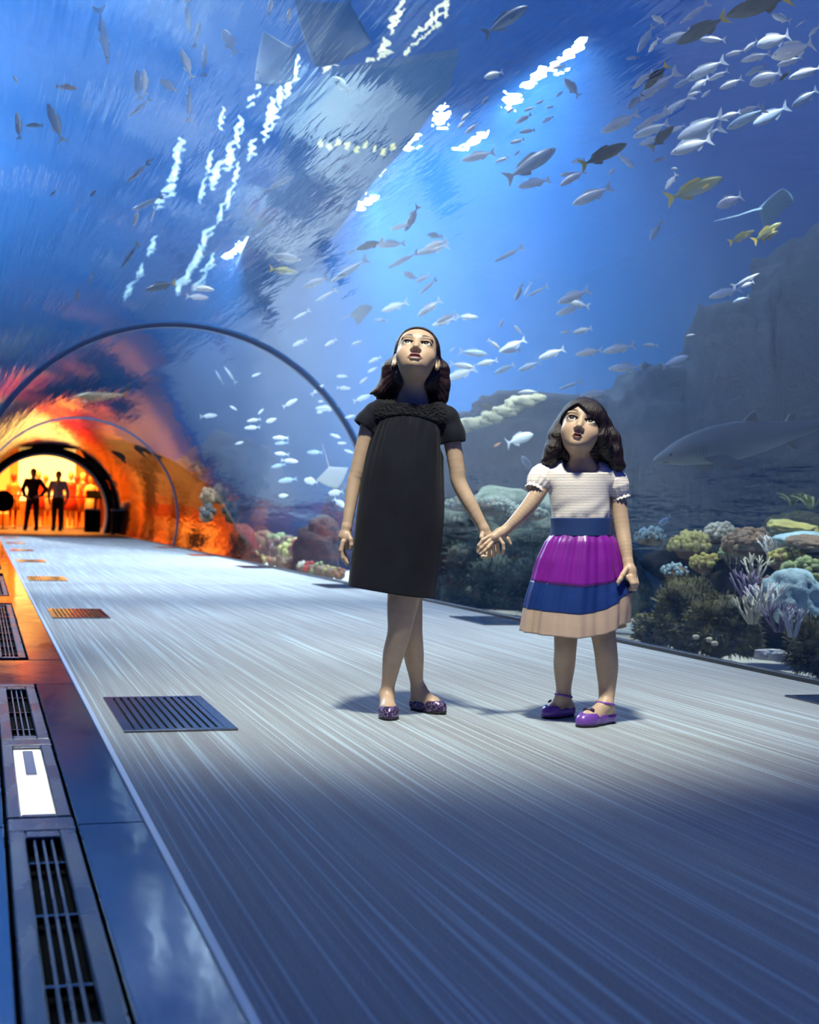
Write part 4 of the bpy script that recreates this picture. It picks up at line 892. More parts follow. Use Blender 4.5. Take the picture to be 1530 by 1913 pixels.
class Grid:
    def __init__(s, lo, hi, h):
        s.h = h; s.lo = np.array(lo, float); s.n = np.ceil((np.array(hi)-s.lo)/h).astype(int)+1
        s.F = np.full(s.n, .5, np.float32)
    def sub(s, a, b):
        i0 = np.clip(np.floor((np.array(a)-s.lo)/s.h).astype(int), 0, s.n-1); i1 = np.clip(np.ceil((np.array(b)-s.lo)/s.h).astype(int)+1, 1, s.n)
        ax = [(s.lo[k]+np.arange(i0[k], i1[k])*s.h).astype(np.float32) for k in range(3)]
        X, Y, Z = np.meshgrid(*ax, indexing='ij', sparse=False)
        return tuple(slice(i0[k], i1[k]) for k in range(3)), X, Y, Z
    def op(s, a, b, fn, k=.01, mode='u'):
        sl, X, Y, Z = s.sub(a, b)
        if X.size == 0: return
        d = fn(X, Y, Z); f = s.F[sl]
        if mode == 'u':
            if k <= 0: s.F[sl] = np.minimum(f, d)
            else:
                hh = np.clip(.5+.5*(d-f)/k, 0, 1); s.F[sl] = d*(1-hh)+f*hh-k*hh*(1-hh)
        elif mode == 's':
            d = -d
            if k <= 0: s.F[sl] = np.maximum(f, d)
            else:
                hh = np.clip(.5-.5*(d-f)/k, 0, 1); s.F[sl] = d*(1-hh)+f*hh+k*hh*(1-hh)
        elif mode == 'i': s.F[sl] = np.maximum(f, d)
        elif mode == 'a': s.F[sl] = f+d
    def cone(s, a, b, ra, rb, k=.015, mode='u'):
        a = np.array(a, float); b = np.array(b, float); m = max(ra, rb)+k*1.5+.02
        ba = b-a; L2 = max(1e-9, ba@ba)
        def fn(X, Y, Z):
            t = np.clip(((X-a[0])*ba[0]+(Y-a[1])*ba[1]+(Z-a[2])*ba[2])/L2, 0, 1)
            return np.sqrt((X-a[0]-t*ba[0])**2+(Y-a[1]-t*ba[1])**2+(Z-a[2]-t*ba[2])**2)-(ra+(rb-ra)*t)
        s.op(np.minimum(a, b)-m, np.maximum(a, b)+m, fn, k, mode)
    def chain(s, pts, rad, k=.015, mode='u'):
        for i in range(len(pts)-1): s.cone(pts[i], pts[i+1], rad[i], rad[i+1], k, mode)
    def limb(s, pts, rad, k=.004, sub=5):
        p = [np.array(q, float) for q in pts]; n = len(p); P_ = []; R_ = []
        for i in range(n-1):
            a, b, c, d = p[max(i-1, 0)], p[i], p[i+1], p[min(i+2, n-1)]; e, f_, g_, h_ = rad[max(i-1, 0)], rad[i], rad[i+1], rad[min(i+2, n-1)]
            for q in range(sub):
                t = q/sub; w_ = (-.5*t+t*t-.5*t**3, 1-2.5*t*t+1.5*t**3, .5*t+2*t*t-1.5*t**3, -.5*t*t+.5*t**3)
                P_.append(w_[0]*a+w_[1]*b+w_[2]*c+w_[3]*d); R_.append(w_[0]*e+w_[1]*f_+w_[2]*g_+w_[3]*h_)
        P_.append(p[-1]); R_.append(rad[-1])
        for i in range(len(P_)-1): s.cone(P_[i], P_[i+1], R_[i], R_[i+1], .012 if i == 0 else .0008)
    def ell(s, c, r, k=.015, mode='u', R=None):
        c = np.array(c, float); r = np.array(r, float); m = r.max()+k*1.5+.02
        R_ = np.eye(3) if R is None else np.array(R)
        def fn(X, Y, Z):
            x, y, z = X-c[0], Y-c[1], Z-c[2]
            p = [(x*R_[0, q]+y*R_[1, q]+z*R_[2, q])/r[q] for q in range(3)]
            n = np.sqrt(p[0]**2+p[1]**2+p[2]**2); g = np.sqrt((p[0]/r[0])**2+(p[1]/r[1])**2+(p[2]/r[2])**2)
            return n*(n-1)/np.maximum(g, 1e-6)
        s.op(c-m, c+m, fn, k, mode)
    def mesh(s): return surface_nets(s.F.astype(np.float64), s.lo, s.h)
def rotm(yaw=0, pitch=0, roll=0):
    """columns: head right, head back, head up. pitch: face up; yaw: face to the left of the picture; roll: top towards the right"""
    cp, sp = math.cos(pitch), math.sin(pitch); Rx = np.array([[1, 0, 0], [0, cp, sp], [0, -sp, cp]])
    cy, sy = math.cos(yaw), math.sin(yaw); Rz = np.array([[cy, sy, 0], [-sy, cy, 0], [0, 0, 1]])
    cr, sr = math.cos(roll), math.sin(roll); Ry = np.array([[cr, 0, sr], [0, 1, 0], [-sr, 0, cr]])
    return Ry@Rz@Rx
def smooth_profile(z, *cols):
    """dense smooth version of a profile given by a few heights"""
    zz = np.linspace(z[0], z[-1], 160); w = (z[-1]-z[0])/len(z)*.45; out = [zz]
    for c in cols:
        v = np.interp(zz, z, c); k = np.exp(-.5*((zz[:, None]-zz[None, :])/w)**2); out.append((k@v)/k.sum(1))
    return out
class Fig:
    """local frame of a figure: x picture right, y away from the camera, z up"""
    def __init__(s, px0, py0, D): s.px0, s.py0, s.D = px0, py0, D
    def __call__(s, px, py, v=0.0):
        d = s.D+v; return np.array([((px-IW/2)*d-(s.px0-IW/2)*s.D)/FPX, v, -((py-IH/2)*d-(s.py0-IH/2)*s.D)/FPX])
    def place(s, o):
        M = Matrix((CR, CF, CU)).transposed().to_4x4(); M.translation = P(s.px0, s.py0, s.D); o.matrix_world = M
def finger(g, pts, r0, r1, k=.004): g.chain(pts, np.linspace(r0, r1, len(pts)), k)
class Head:
    def __init__(s, c, R, S): s.c, s.R, s.S = np.array(c), R, S
    def T(s, p): return s.c+s.R@(np.array(p, float)*s.S)
    def inv(s, X, Y, Z):
        x, y, z = X-s.c[0], Y-s.c[1], Z-s.c[2]; R = s.R
        return [(x*R[0, q]+y*R[1, q]+z*R[2, q])/s.S for q in range(3)]
    def build(s, g, mouth=.0018, chub=1.0, mw=.0185, es=1.0, lr=1.0):
        S, T, R = s.S, s.T, s.R; s.mw, s.es = mw, es
        E = lambda c, r, k, mode='u', RR=None: g.ell(T(c), np.array(r)*S, k*S, mode, R if RR is None else R@RR)
        C = lambda a, b, ra, rb, k, mode='u': g.cone(T(a), T(b), ra*S, rb*S, k*S, mode)
        E((0, .014, .026), (.071, .087, .066), .01)
        E((0, -.034, .030), (.054, .045, .040), .028)
        E((0, -.022, -.026), (.0575*chub, .058, .064), .028)
        for q in (-1, 1):
            E((q*.033*chub, -.046, -.034), (.024*chub, .025, .025), .02)
            E((q*.031, -.070, .0195), (.020, .010, .005), .012)
        E((0, -.028, -.066), (.038*chub, .042, .027), .026)
        E((0, -.064, -.082), (.0165, .015, .014), .018)
        for q in (-1, 1): E((q*.0315, -.087, .0), (.0205*es, .0125, .0120*es), .012, 's')
        # nose
        C((0, -.074, .004), (0, -.090, -.029), .0062, .0082, .012)
        E((0, -.0935, -.032), (.0092, .0085, .0082), .006)
        for q in (-1, 1):
            E((q*.0110, -.084, -.0355), (.0062, .0080, .0060), .006)
            E((q*.0058, -.0890, -.0425), (.0036, .0050, .0040), .002, 's')
        # eyelids and openings
        for q in (-1, 1):
            E((q*.0315, -.0610, 0), (.0160*es, .0158*es, .0160*es), .005)
            E((q*.0315, -.0790, .0006), (.0148*es, .0120, .0070*es), .0012, 's', rotm(roll=-q*.10))
            E((q*.0315, -.0610, 0), (.0132*es, .0132*es, .0132*es), .0, 's')
        # mouth
        for q in (-1, 1):
            C((q*mw, -.0725, -.0600), (q*mw*.45, -.0825, -.0570), .0026*lr, .0045*lr, .005); C((q*mw*.45, -.0825, -.0570), (0, -.0845, -.0580), .0045*lr, .0046*lr, .004)
            C((q*mw*.85, -.0735, -.0630), (q*mw*.4, -.0815, -.0690-mouth), .0028*lr, .0054*lr, .005); C((q*mw*.4, -.0815, -.0690-mouth), (0, -.0825, -.0697-mouth), .0054*lr, .0057*lr, .004)
        
        if mouth > .001: E((0, -.084, -.0630-mouth*.4), (mw*.92, .014, mouth), .0012, 's')
        E((0, -.082, -.0475), (.004, .008, .008), .004, 's')
        # ears
        for q in (-1, 1):
            RR = rotm(yaw=q*.45)
            E((q*.0705, .008, -.012), (.0065, .0165, .027), .004, 'u', RR)
            E((q*.0750, .001, -.010), (.0045, .0085, .015), .003, 's', RR)
            E((q*.0690, .002, -.034), (.0055, .0075, .0085), .005)
    def skin_cols(s, V, base, lip, brow, browz=.0225):
        x, y, z = s.inv(V[:, 0], V[:, 1], V[:, 2]); col = np.tile(np.array(base), (len(V), 1)); mw, es = s.mw, s.es
        face = (y < -.045)
        zc = -.0632-.0035*(1-np.clip(np.abs(x)/mw, 0, 1)**2)*0
        dl = (x/(mw+.0015))**2+((z-zc)/.0105)**2; w = np.clip((1.05-dl)/.25, 0, 1)*face
        col = col*(1-w[:, None])+np.array(lip)*w[:, None]
        bx = np.abs(x)-.0325; zz = browz+.004-14*(bx-.002)**2; wb = np.clip(1.7-np.abs(z-zz)/.0036, 0, 1)*(np.abs(bx) < .021)*face*np.clip((.021-np.abs(bx))/.006, 0, 1)
        col = col*(1-.92*wb[:, None])+np.array(brow)*.92*wb[:, None]
        ex = (np.abs(x)-.0315)/(.0148*es); ez = (z-.0006)/(.0070*es); el = ex**2+ez**2
        wl = np.clip((1.75-el)/.3, 0, 1)*(el > .5)*((z > -.0005) | (el < 1.12))*face*(y < -.055); col = col*(1-wl[:, None])+np.array(brow)*.7*wl[:, None]
        nn = ((np.abs(x)-.0058)/.0032)**2+((z+.0430)/.0034)**2+((y+.088)/.005)**2 < 1; col[nn] = np.array(base)*.45  # nostril shade painted into the skin colour
        ck = np.clip(1-((np.abs(x)-.036)**2+(z+.035)**2)/.0006, 0, 1)*face; col *= 1-ck[:, None]*np.array([0, .06, .05])
        return col
    def eyes(s, parent, gaze):
        gz = np.array(gaze, float); gz /= np.linalg.norm(gz)
        for q in (-1, 1):
            v, f = _ICO[5]; r = .0132*s.es*s.S; c = s.T((q*.0315, -.0610, 0)); gd = s.R@gz
            ca = v@gd; col = np.tile([.86, .84, .80], (len(v), 1)); ia = np.cos(math.asin(.0080/.0132)); pa = np.cos(math.asin(.0036/.0132))
            col[ca > ia] = (.045, .022, .012); col[ca > pa] = (.004, .004, .004)
            me('eyeball', v*r+c, f, M_EYE, True, parent, None, col)
M_SKIN = pbr('skin', (.6, .43, .3), .45, attr=True, var=.10, vscale=25, bmp=.08, bscale=220, bdist=.002, spec=.4)
M_EYE = pbr('eye', (1, 1, 1), .08, attr=True)
def hairmat(name, c1, c2, rough=.32):
    m, nt, out = newmat(name); p = nd(nt, 'BsdfPrincipled'); nt.links.new(p.outputs[0], out.inputs[0])
    p.inputs['Roughness'].default_value = rough
    vec = coords(nt, (1, 1, .10)); f = noise(nt, vec, 260, 4, .7); c = mixrgb(nt, ramp(nt, f, [(.35, (0, 0, 0)), (.7, (1, 1, 1))]), c1, c2); nt.links.new(c, p.inputs['Base Color'])
    nt.links.new(bump(nt, f, .8, .004), p.inputs['Normal']); return m
M_HAIR_T = hairmat('dark_brown_hair', (.012, .006, .005), (.045, .018, .014)); M_HAIR_L = hairmat('black_hair', (.006, .004, .004), (.030, .016, .014))
# ---------------------------------------------------------------- tall girl in the dark dress
T = Fig(765, 1340, 4.53)
SKIN = (.54, .375, .25)
groot = empty('person'); T.place(groot); tag(groot, 'tall girl in a short-sleeved black dress, looking up, legs crossed', 'person')
HT = Head(T(778, 668, .0), rotm(yaw=.05, pitch=math.radians(34), roll=math.radians(5)), .99)
g = Grid((-.30, -.20, -.012), (.34, .26, 1.30), .0021)
HT.build(g, .0036, 1.06, .0215, 1.12, .92)
nb = T(770, 758, .035)
g.cone(HT.T((0, .026, -.045)), nb, .041, .043, .03)
# torso (under the dress)
shL, shR = T(697, 783, .03), T(838, 788, .03)
g.cone(shL, shR, .034, .034, .03); g.cone(nb, T(768, 790, .03), .05, .06, .03)
g.ell(T(767, 835, .02), (.095, .072, .09), .03); g.ell(T(760, 905, .02), (.088, .068, .09), .03); g.ell(T(755, 1000, .03), (.098, .080, .10), .03)
# arms
aL = [T(692, 785, .03), T(668, 880, .02), T(661, 905, .015), T(648, 985, -.02)]; g.limb(aL, [.030, .0245, .0230, .0155])
aR = [shR, T(853, 872, .02), T(858, 903, .015), T(879, 943, -.005), T(904, 988, -.02)]; g.limb(aR, [.030, .0265, .0252, .0232, .0165])
# resting hand, left in the picture: palm edge to the camera, fingers softly curled
g.chain([T(647, 985, -.02), T(644, 1003, -.022), T(646, 1018, -.022)], [.0155, .019, .016], .008)
g.ell(T(646, 1005, -.022), (.0135, .024, .028), .008)
for i, (dv, dx, e) in enumerate(((-.026, 0, 1), (-.013, 1.2, 1.06), (0, 2.6, 1.0), (.012, 4, .85))):
    finger(g, [T(641+dx, 1012, -.022+dv), T(637+dx, 1012+16*e, -.026+dv), T(640+dx*.8, 1012+30*e, -.028+dv*.9), T(648+dx*.6, 1012+40*e, -.026+dv*.8)], .0078, .0056)
finger(g, [T(650, 998, -.036), T(655, 1008, -.044), T(656, 1018, -.046), T(655, 1024, -.045)], .0080, .0058)
# holding hand, right in the picture: palm below, fingers closing up around the little hand
g.chain([T(904, 988, -.02), T(909, 1001, -.018), T(913, 1012, -.014)], [.0165, .018, .017], .008)
g.ell(T(911, 1006, -.012), (.022, .015, .024), .008)
for pts in (((905, 1014, -.008), (901, 1031, -.020), (902, 1040, -.040), (908, 1040, -.058)), ((908, 1016, -.008), (911, 1034, -.015), (914, 1040, -.042), (914, 1024, -.072)), ((913, 1015, -.008), (919, 1033, -.015), (923, 1038, -.042), (921.5, 1017, -.076)), ((917, 1012, -.008), (927, 1028, -.015), (931, 1032, -.042), (929, 1014, -.076))):
    finger(g, [T(*p) for p in pts], .0078, .0058, .002)
finger(g, [T(902, 995, -.030), T(900, 1004, -.044), T(903, 1011, -.050)], .0082, .0062)
# legs, crossed
FL = [T(768, 1030, .0), T(752, 1130, -.02), T(746, 1180, -.025), T(735, 1222, .0), T(727, 1268, .02), T(722, 1298, .03)]
g.limb(FL, [.070, .050, .0385, .0345, .0240, .0205])
BL = [T(748, 1030, .05), T(762, 1130, .06), T(768, 1180, .06), T(773, 1225, .10), T(777, 1262, .13), T(780, 1288, .15)]
g.limb(BL, [.070, .048, .0375, .0335, .0240, .0205])
def footpts(F_, hx, hy, hv, tx, ty, tv): return np.array(F_(hx, hy, hv)), np.array(F_(tx, ty, tv))
def foot(g, heel, toe, ank, S=1.0):
    d = toe-heel; u = d/np.linalg.norm(d)
    g.cone(ank, heel+np.array([0, 0, .012]), .021*S, .021*S, .012); g.cone(heel+u*.01+np.array([0, 0, .006]), heel+d*.70, .021*S, .026*S, .015); g.cone(ank+u*.012, heel+d*.62+np.array([0, 0, .006]), .021*S, .021*S, .02)
    g.cone(heel+d*.70, heel+d*.90+np.array([0, 0, -.006]), .026*S, .019*S, .012)
h1, t1 = T(721, 1320, .055), T(728, 1332, -.09); foot(g, h1, t1, FL[-1])
h2, t2 = T(777, 1313, .165), T(824, 1320.5, .075); foot(g, h2, t2, BL[-1])
V, Q = g.mesh(); cols = HT.skin_cols(V, SKIN, (.26, .10, .09), (.02, .012, .01))
body = me('body', V, Q, M_SKIN, True, groot, None, cols); del g
HT.eyes(groot, (-.08, -.94, .30))
# teeth between the parted lips
mb = MB(); pp = [HT.T((x, -.0775+2.2*abs(x)**1.7, -.0612)) for x in np.linspace(-.016, .016, 9)]; mb.tube(pp, .0028, 6); mb.build('teeth', pbr('teeth', (.8, .78, .7), .3), groot, True)
# dress
M_DRESS = pbr('black_cotton', (.009, .010, .018), .8, var=.35, vscale=10, bmp=.25, bscale=350, bdist=.002, sheen=.06, spec=.15)
M_ROSE = pbr('black_rosettes', (.010, .010, .014), .9, bmp=.9, bscale=130, bdist=.006, spec=.2)
prof = [(755, 766, .070, .058), (775, 766, .098, .078), (800, 763, .112, .092), (841, 756, .123, .104), (894, 751, .134, .115), (967, 746, .143, .124), (1079, 732, .144, .132), (1125, 726, .144, .134)]
pz = np.array([T(764, p[0])[2] for p in prof])[::-1]; pcx = np.array([T(p[1], p[0])[0] for p in prof])[::-1]; pa = np.array([p[2] for p in prof])[::-1]; pb = np.array([p[3] for p in prof])[::-1]
pz, pcx, pa, pb = smooth_profile(pz, pcx, pa, pb)
yoke = lambda X: T(764, 779)[2]-.10*X-.9*(X-.004)**2*2.2
def dress_fn(X, Y, Z, off=0.0):
    cx = np.interp(Z, pz, pcx); a = np.interp(Z, pz, pa); b = np.interp(Z, pz, pb)
    x = X-cx; y = Y-.022; th = np.arctan2(y/b, x/a); t = np.clip((yoke(X)-Z)/.30, 0, 1); t2 = np.clip((yoke(X)-Z)/.03, 0, 1)
    fold = .030*t2*(1-.75*t)*np.sin(th*25+2*np.sin(th*3))*np.exp(-t*3.2)+.030*t2*np.sin(th*9+.6*np.sin(th*4)+Z*2)*np.exp(-t*1.0)+.030*t*np.sin(th*5+1.0+Z*1.5)
    r = np.sqrt((x/a)**2+(y/b)**2)
    return (r-1-fold)*np.minimum(a, b)*.92+off
g = Grid((-.26, -.16, .36), (.24, .20, 1.09), .0027)
lo, hi = (-.26, -.16, .36), (.24, .20, 1.09)
g.op(lo, hi, lambda X, Y, Z: np.maximum(dress_fn(X, Y, Z), Z-T(764, 757)[2]), 0)
g.cone(T(707, 771, .03), T(829, 778, .03), .036, .036, .03)
slL = [T(699, 776, .03), T(685, 790, .026), T(679, 798, .024)]; slR = [T(836, 784, .03), T(846, 812, .026), T(848, 827, .025)]
g.chain(slL, [.040, .036, .0365], .018); g.chain(slR, [.041, .0375, .038], .018)
Fbase = g.F.copy()
# openings: neck, sleeve ends, hem
g.ell(T(774, 742, .008), (.076, .075, .031), .006, 's', rotm(pitch=-.25, roll=.12))
g.cone(nb+np.array([0, -.005, -.01]), HT.T((0, .02, -.06)), .050, .05, .004, 's')
def halfcut(p, n, rad):
    n = np.array(n, float); n /= np.linalg.norm(n); p = np.array(p)
    return lambda X, Y, Z: np.maximum(-((X-p[0])*n[0]+(Y-p[1])*n[1]+(Z-p[2])*n[2]), np.sqrt((X-p[0])**2+(Y-p[1])**2+(Z-p[2])**2)-rad)
eL = slL[2]-slL[1]; eR = slR[2]-slR[1]
for e, pts, rr in ((eL, slL, .0300), (eR, slR, .0315)):
    g.op(pts[2]-.08, pts[2]+.08, halfcut(pts[2], e, .055), 0, 's')
    g.cone(pts[1], pts[2]+e*2, rr, rr, .002, 's')
hem = lambda X, Y: T(765, 1106)[2]-.155*(X+.06)
g.op(lo, hi, lambda X, Y, Z: hem(X, Y)-Z, 0, 'i')
g.op(lo, (hi[0], hi[1], .62), lambda X, Y, Z: np.maximum(dress_fn(X, Y, Z, .0075), Z-.60), 0, 's')
V, Q = g.mesh(); dress = me('dress', V, Q, M_DRESS, True, groot)
# rosette yoke over the shoulders
Fd = g.F.copy(); sl, X, Y, Z = g.sub(lo, hi); bumps = .0028*(np.sin(X*430+2*np.sin(Z*180))*np.sin(Z*390+1.5*np.sin(X*210))*np.sin(Y*400))
band = np.maximum(yoke(X)-Z, np.maximum((X-T(838, 790)[0]), T(697, 790)[0]-X)*.5)
wx = np.clip(np.minimum(T(842, 0)[0]-X, X-T(692, 0)[0])/.022, 0, 1); wz = np.clip((Z-yoke(X))/.008, 0, 1)*.6+.4
g.F = np.maximum(Fd-(.0042+bumps)*wx*wz+(1-wx)*.004, band).astype(np.float32)
V, Q = g.mesh(); me('rosette_yoke', V, Q, M_ROSE, True, dress)
# hair
def hair_strands(X, Y, Z, H, amp, n=70):
    x, y, z = H.inv(X, Y, Z); th = np.arctan2(x, y+.02)
    return amp*(np.sin(th*n+1.3*np.sin(z*40)+2*np.sin(th*9))+.6*np.sin(th*n*2.1+z*25))
g = Grid((-.16, -.13, .98), (.16, .22, 1.31), .0023); lo, hi = (-.16, -.13, .98), (.16, .22, 1.31)
E = lambda c, r, k, mode='u': g.ell(HT.T(c), np.array(r)*HT.S, k, mode, HT.R)
E((0, .016, .028), (.077, .093, .071), .01); E((0, -.018, .034), (.064, .062, .061), .02); E((0, .050, -.015), (.074, .062, .085), .03)
def facewin(X, Y, Z):
    x, y, z = HT.inv(X, Y, Z); zt = .066-.06*np.clip(np.abs(x+.004), 0, .1)**1.2
    wx = np.interp(z, [-.2, -.04, -.015, .03, .056, .070], [.12, .12, .066, .060, .045, .0]); yb = np.interp(z, [-.1, -.035, -.01, .03], [.040, .030, .012, .0])
    return np.maximum(np.maximum(np.abs(x)-wx, z-zt), (y-yb)*.7)
g.op(lo, hi, facewin, .004, 's')
g.chain([HT.T((0, .06, -.02)), T(772, 712, .085), T(770, 748, .09)], [.072, .074, .066], .03)
g.chain([HT.T((-.055, .055, .01)), T(731, 690, .05), T(725, 714, .05), T(710, 731, .04), T(692, 735, .03)], [.030, .028, .025, .016, .003], .02)
g.chain([T(733, 705, .08), T(722, 734, .07), T(708, 746, .05)], [.034, .022, .006], .02)
g.chain([HT.T((.055, .055, .01)), T(822, 692, .05), T(824, 720, .05), T(825, 744, .05), T(829, 757, .05)], [.030, .028, .027, .019, .004], .02)
g.chain([T(812, 705, .09), T(815, 740, .08), T(814, 757, .07)], [.040, .032, .010], .02)
g.op(lo, hi, lambda X, Y, Z: hair_strands(X, Y, Z, HT, .0008), 0, 'a')
g.cone(nb+np.array([0, -.01, 0]), HT.T((0, .015, -.05)), .045, .040, .003, 's')
for q in (-1, 1): g.ell(HT.T((q*.074, .006, -.014)), np.array([.014, .020, .030])*HT.S, .004, 's', HT.R)
V, Q = g.mesh(); me('hair', V, Q, M_HAIR_T, True, groot); del g
# stud earrings
for q in (-1, 1): me('earring', _ICO[2][0]*.0028+HT.T((q*.0765, .002, -.037)), _ICO[2][1], pbr('stud', (.8, .7, .4), .2, 1.0), True, groot)
# glitter flats
def glitter(name, c1, c2):
    m, nt, out = newmat(name); p = nd(nt, 'BsdfPrincipled'); nt.links.new(p.outputs[0], out.inputs[0])
    vec = coords(nt); v = nd(nt, 'TexVoronoi'); v.inputs['Scale'].default_value = 330; nt.links.new(vec, v.inputs['Vector'])
    s = nd(nt, 'SeparateXYZ'); nt.links.new(v.outputs['Color'], s.inputs[0])
    c = mixrgb(nt, ramp(nt, s.outputs[0], [(.55, (0, 0, 0)), (.95, (1, 1, 1))]), c1, c2); nt.links.new(c, p.inputs['Base Color']); p.inputs['Metallic'].default_value = .5; p.inputs['Roughness'].default_value = .3
    nt.links.new(bump(nt, v.outputs['Color'], .7, .004), p.inputs['Normal']); return m
M_GLIT = glitter('purple_glitter', (.035, .02, .06), (.42, .30, .55)); M_SOLE = pbr('black_sole', (.008, .008, .01), .6)
def flat_shoe(heel, toe, parent, mat, S=1.0, strap=None, opening=.57, lab=None):
    d = toe-heel; L = np.linalg.norm(d); u = d/L; up = np.array([0, 0, 1.]); sd = np.cross(u, up); sd /= np.linalg.norm(sd); up = np.cross(sd, u)
    lo = np.minimum(heel, toe)-.06; hi = np.maximum(heel, toe)+.06; g = Grid(lo, hi, .0021); R = np.stack([sd, u, up], 1)
    c = lambda a, b, z: heel+u*(a*L)+sd*b+up*z
    g.cone(c(.02, 0, .000), c(.45, .0, -.002), .0255*S, .0265*S, .01); g.cone(c(.45, 0, -.002), c(.78, 0, -.002), .0265*S, .0305*S, .015); g.cone(c(.78, 0, -.002), c(.94, 0, -.006), .0305*S, .0235*S, .015)
    g.op(lo, hi, lambda X, Y, Z: -((X-heel[0])*up[0]+(Y-heel[1])*up[1]+(Z-heel[2])*up[2]+.0225*S), 0, 'i')
    g.op(lo, hi, lambda X, Y, Z: ((X-heel[0])*up[0]+(Y-heel[1])*up[1]+(Z-heel[2])*up[2]-.019*S), 0, 'i')
    F0 = g.F.copy()
    g.ell(c(.30, 0, .020*S), (.0205*S, L*opening*.78, .026*S), .003, 's', R)
    V, Q = g.mesh(); o = me('shoe', V, Q, mat, True, parent)
    g.F = F0-.0025
    g.op(lo, hi, lambda X, Y, Z: ((X-heel[0])*up[0]+(Y-heel[1])*up[1]+(Z-heel[2])*up[2]+.0155*S), 0, 'i')
    V, Q = g.mesh(); me('sole', V, Q, M_SOLE, True, o); return o, c
flat_shoe(h1+np.array([0, 0, -.003]), t1, groot, M_GLIT)
flat_shoe(h2+np.array([0, 0, -.003]), t2, groot, M_GLIT)
# ---------------------------------------------------------------- little girl in the tiered skirt
L = Fig(1080, 1345, 4.5)
lroot = empty('person'); L.place(lroot); tag(lroot, 'little girl in a cream striped top and purple and blue tiered skirt, looking up', 'person')
HL = Head(L(1087, 802, .0), rotm(yaw=.22, pitch=math.radians(20), roll=math.radians(11)), .97)
g = Grid((-.37, -.20, -.030), (.24, .22, 1.06), .0021)
HL.build(g, .0004, 1.03, .0150, 1.18, .72)
nb = L(1087, 875, .03)
g.cone(HL.T((0, .024, -.045)), nb, .038, .041, .03)
shL, shR = L(1018, 893, .02), L(1146, 897, .03)
g.cone(shL, shR, .030, .030, .03); g.cone(nb, L(1086, 900, .03), .045, .055, .03)
g.ell(L(1084, 925, .02), (.086, .066, .07), .03); g.ell(L(1086, 985, .02), (.084, .068, .07), .03); g.ell(L(1086, 1050, .025), (.090, .075, .08), .03)
g.limb([shL, L(1006, 918, -.005), L(989, 944, -.02), L(966, 970, -.03), L(946, 989, -.035)], [.028, .0265, .0252, .0212, .0155])
g.limb([shR, L(1155, 935, .03), L(1162, 985, .015), L(1168, 1020, -.01), L(1173, 1050, -.03)], [.028, .026, .0252, .022, .0160])
# her hand lying over the big girl's hand: fingers down to the left, thumb hanging
g.chain([L(946, 989, -.035), L(934, 996, -.045), L(922, 1004, -.056)], [.0155, .0165, .0150], .008)
g.ell(L(928, 1001, -.05), (.024, .011, .0165), .006, 'u', rotm(roll=-.55))
for pts in (((917, 1000, -.058), (902, 1009, -.072), (894.5, 1019, -.074), (892, 1029, -.066)), ((919, 1006, -.060), (906, 1017, -.076), (899, 1024, -.078), (893.5, 1032, -.072)), ((921, 1011, -.060), (911.5, 1023, -.080), (905, 1029.5, -.082), (898, 1035, -.078)), ((933, 1006, -.058), (940, 1016, -.066), (941, 1026, -.066), (939.5, 1034, -.062))):
    finger(g, [L(*p) for p in pts], .0064, .0050, .002)
finger(g, [L(942, 998, -.038), L(949, 1007, -.044), L(954, 1016, -.046)], .0068, .0050)
# her other hand gripping the skirt
g.chain([L(1173, 1050, -.03), L(1176, 1064, -.04), L(1178, 1076, -.045)], [.0160, .0185, .0185], .008)
g.ell(L(1178, 1070, -.042), (.019, .019, .024), .008)
for i, (dx, dv) in enumerate(((-5, -.022), (1, -.020), (6, -.010), (9, .004))):
    finger(g, [L(1178+dx, 1078, -.045+dv), L(1184+dx*.6, 1090, -.052+dv), L(1183+dx*.4, 1099, -.045+dv*.8), L(1175+dx*.4, 1101, -.036+dv*.6)], .0080, .0062)
finger(g, [L(1170, 1063, -.058), L(1163, 1074, -.072), L(1158, 1083, -.080), L(1155, 1088, -.082)], .0088, .0066)
l1 = [L(1062, 1090, .03), L(1058, 1165, .05), L(1056, 1212, .05), L(1054, 1245, .075), L(1053, 1280, .085), L(1054, 1303, .09)]
l2 = [L(1112, 1090, .02), L(1124, 1165, .0), L(1131, 1212, -.01), L(1134, 1247, .0), L(1134, 1285, -.0), L(1132, 1318, -.02)]
g.limb(l1, [.055, .042, .0365, .0350, .0260, .0220]); g.limb(l2, [.058, .043, .0375, .0360, .0280, .0230])
h1, t1 = L(1062, 1325, .14), L(1022, 1329, .075); foot(g, h1, t1, l1[-1], .95)
h2, t2 = L(1138, 1337, .005), L(1086, 1345, -.105); foot(g, h2, t2, l2[-1], 1.0)
V, Q = g.mesh(); cols = HL.skin_cols(V, SKIN, (.13, .04, .038), (.02, .012, .01), .0245)
body = me('body', V, Q, M_SKIN, True, lroot, None, cols); del g
HL.eyes(lroot, (-.10, -.93, .32))
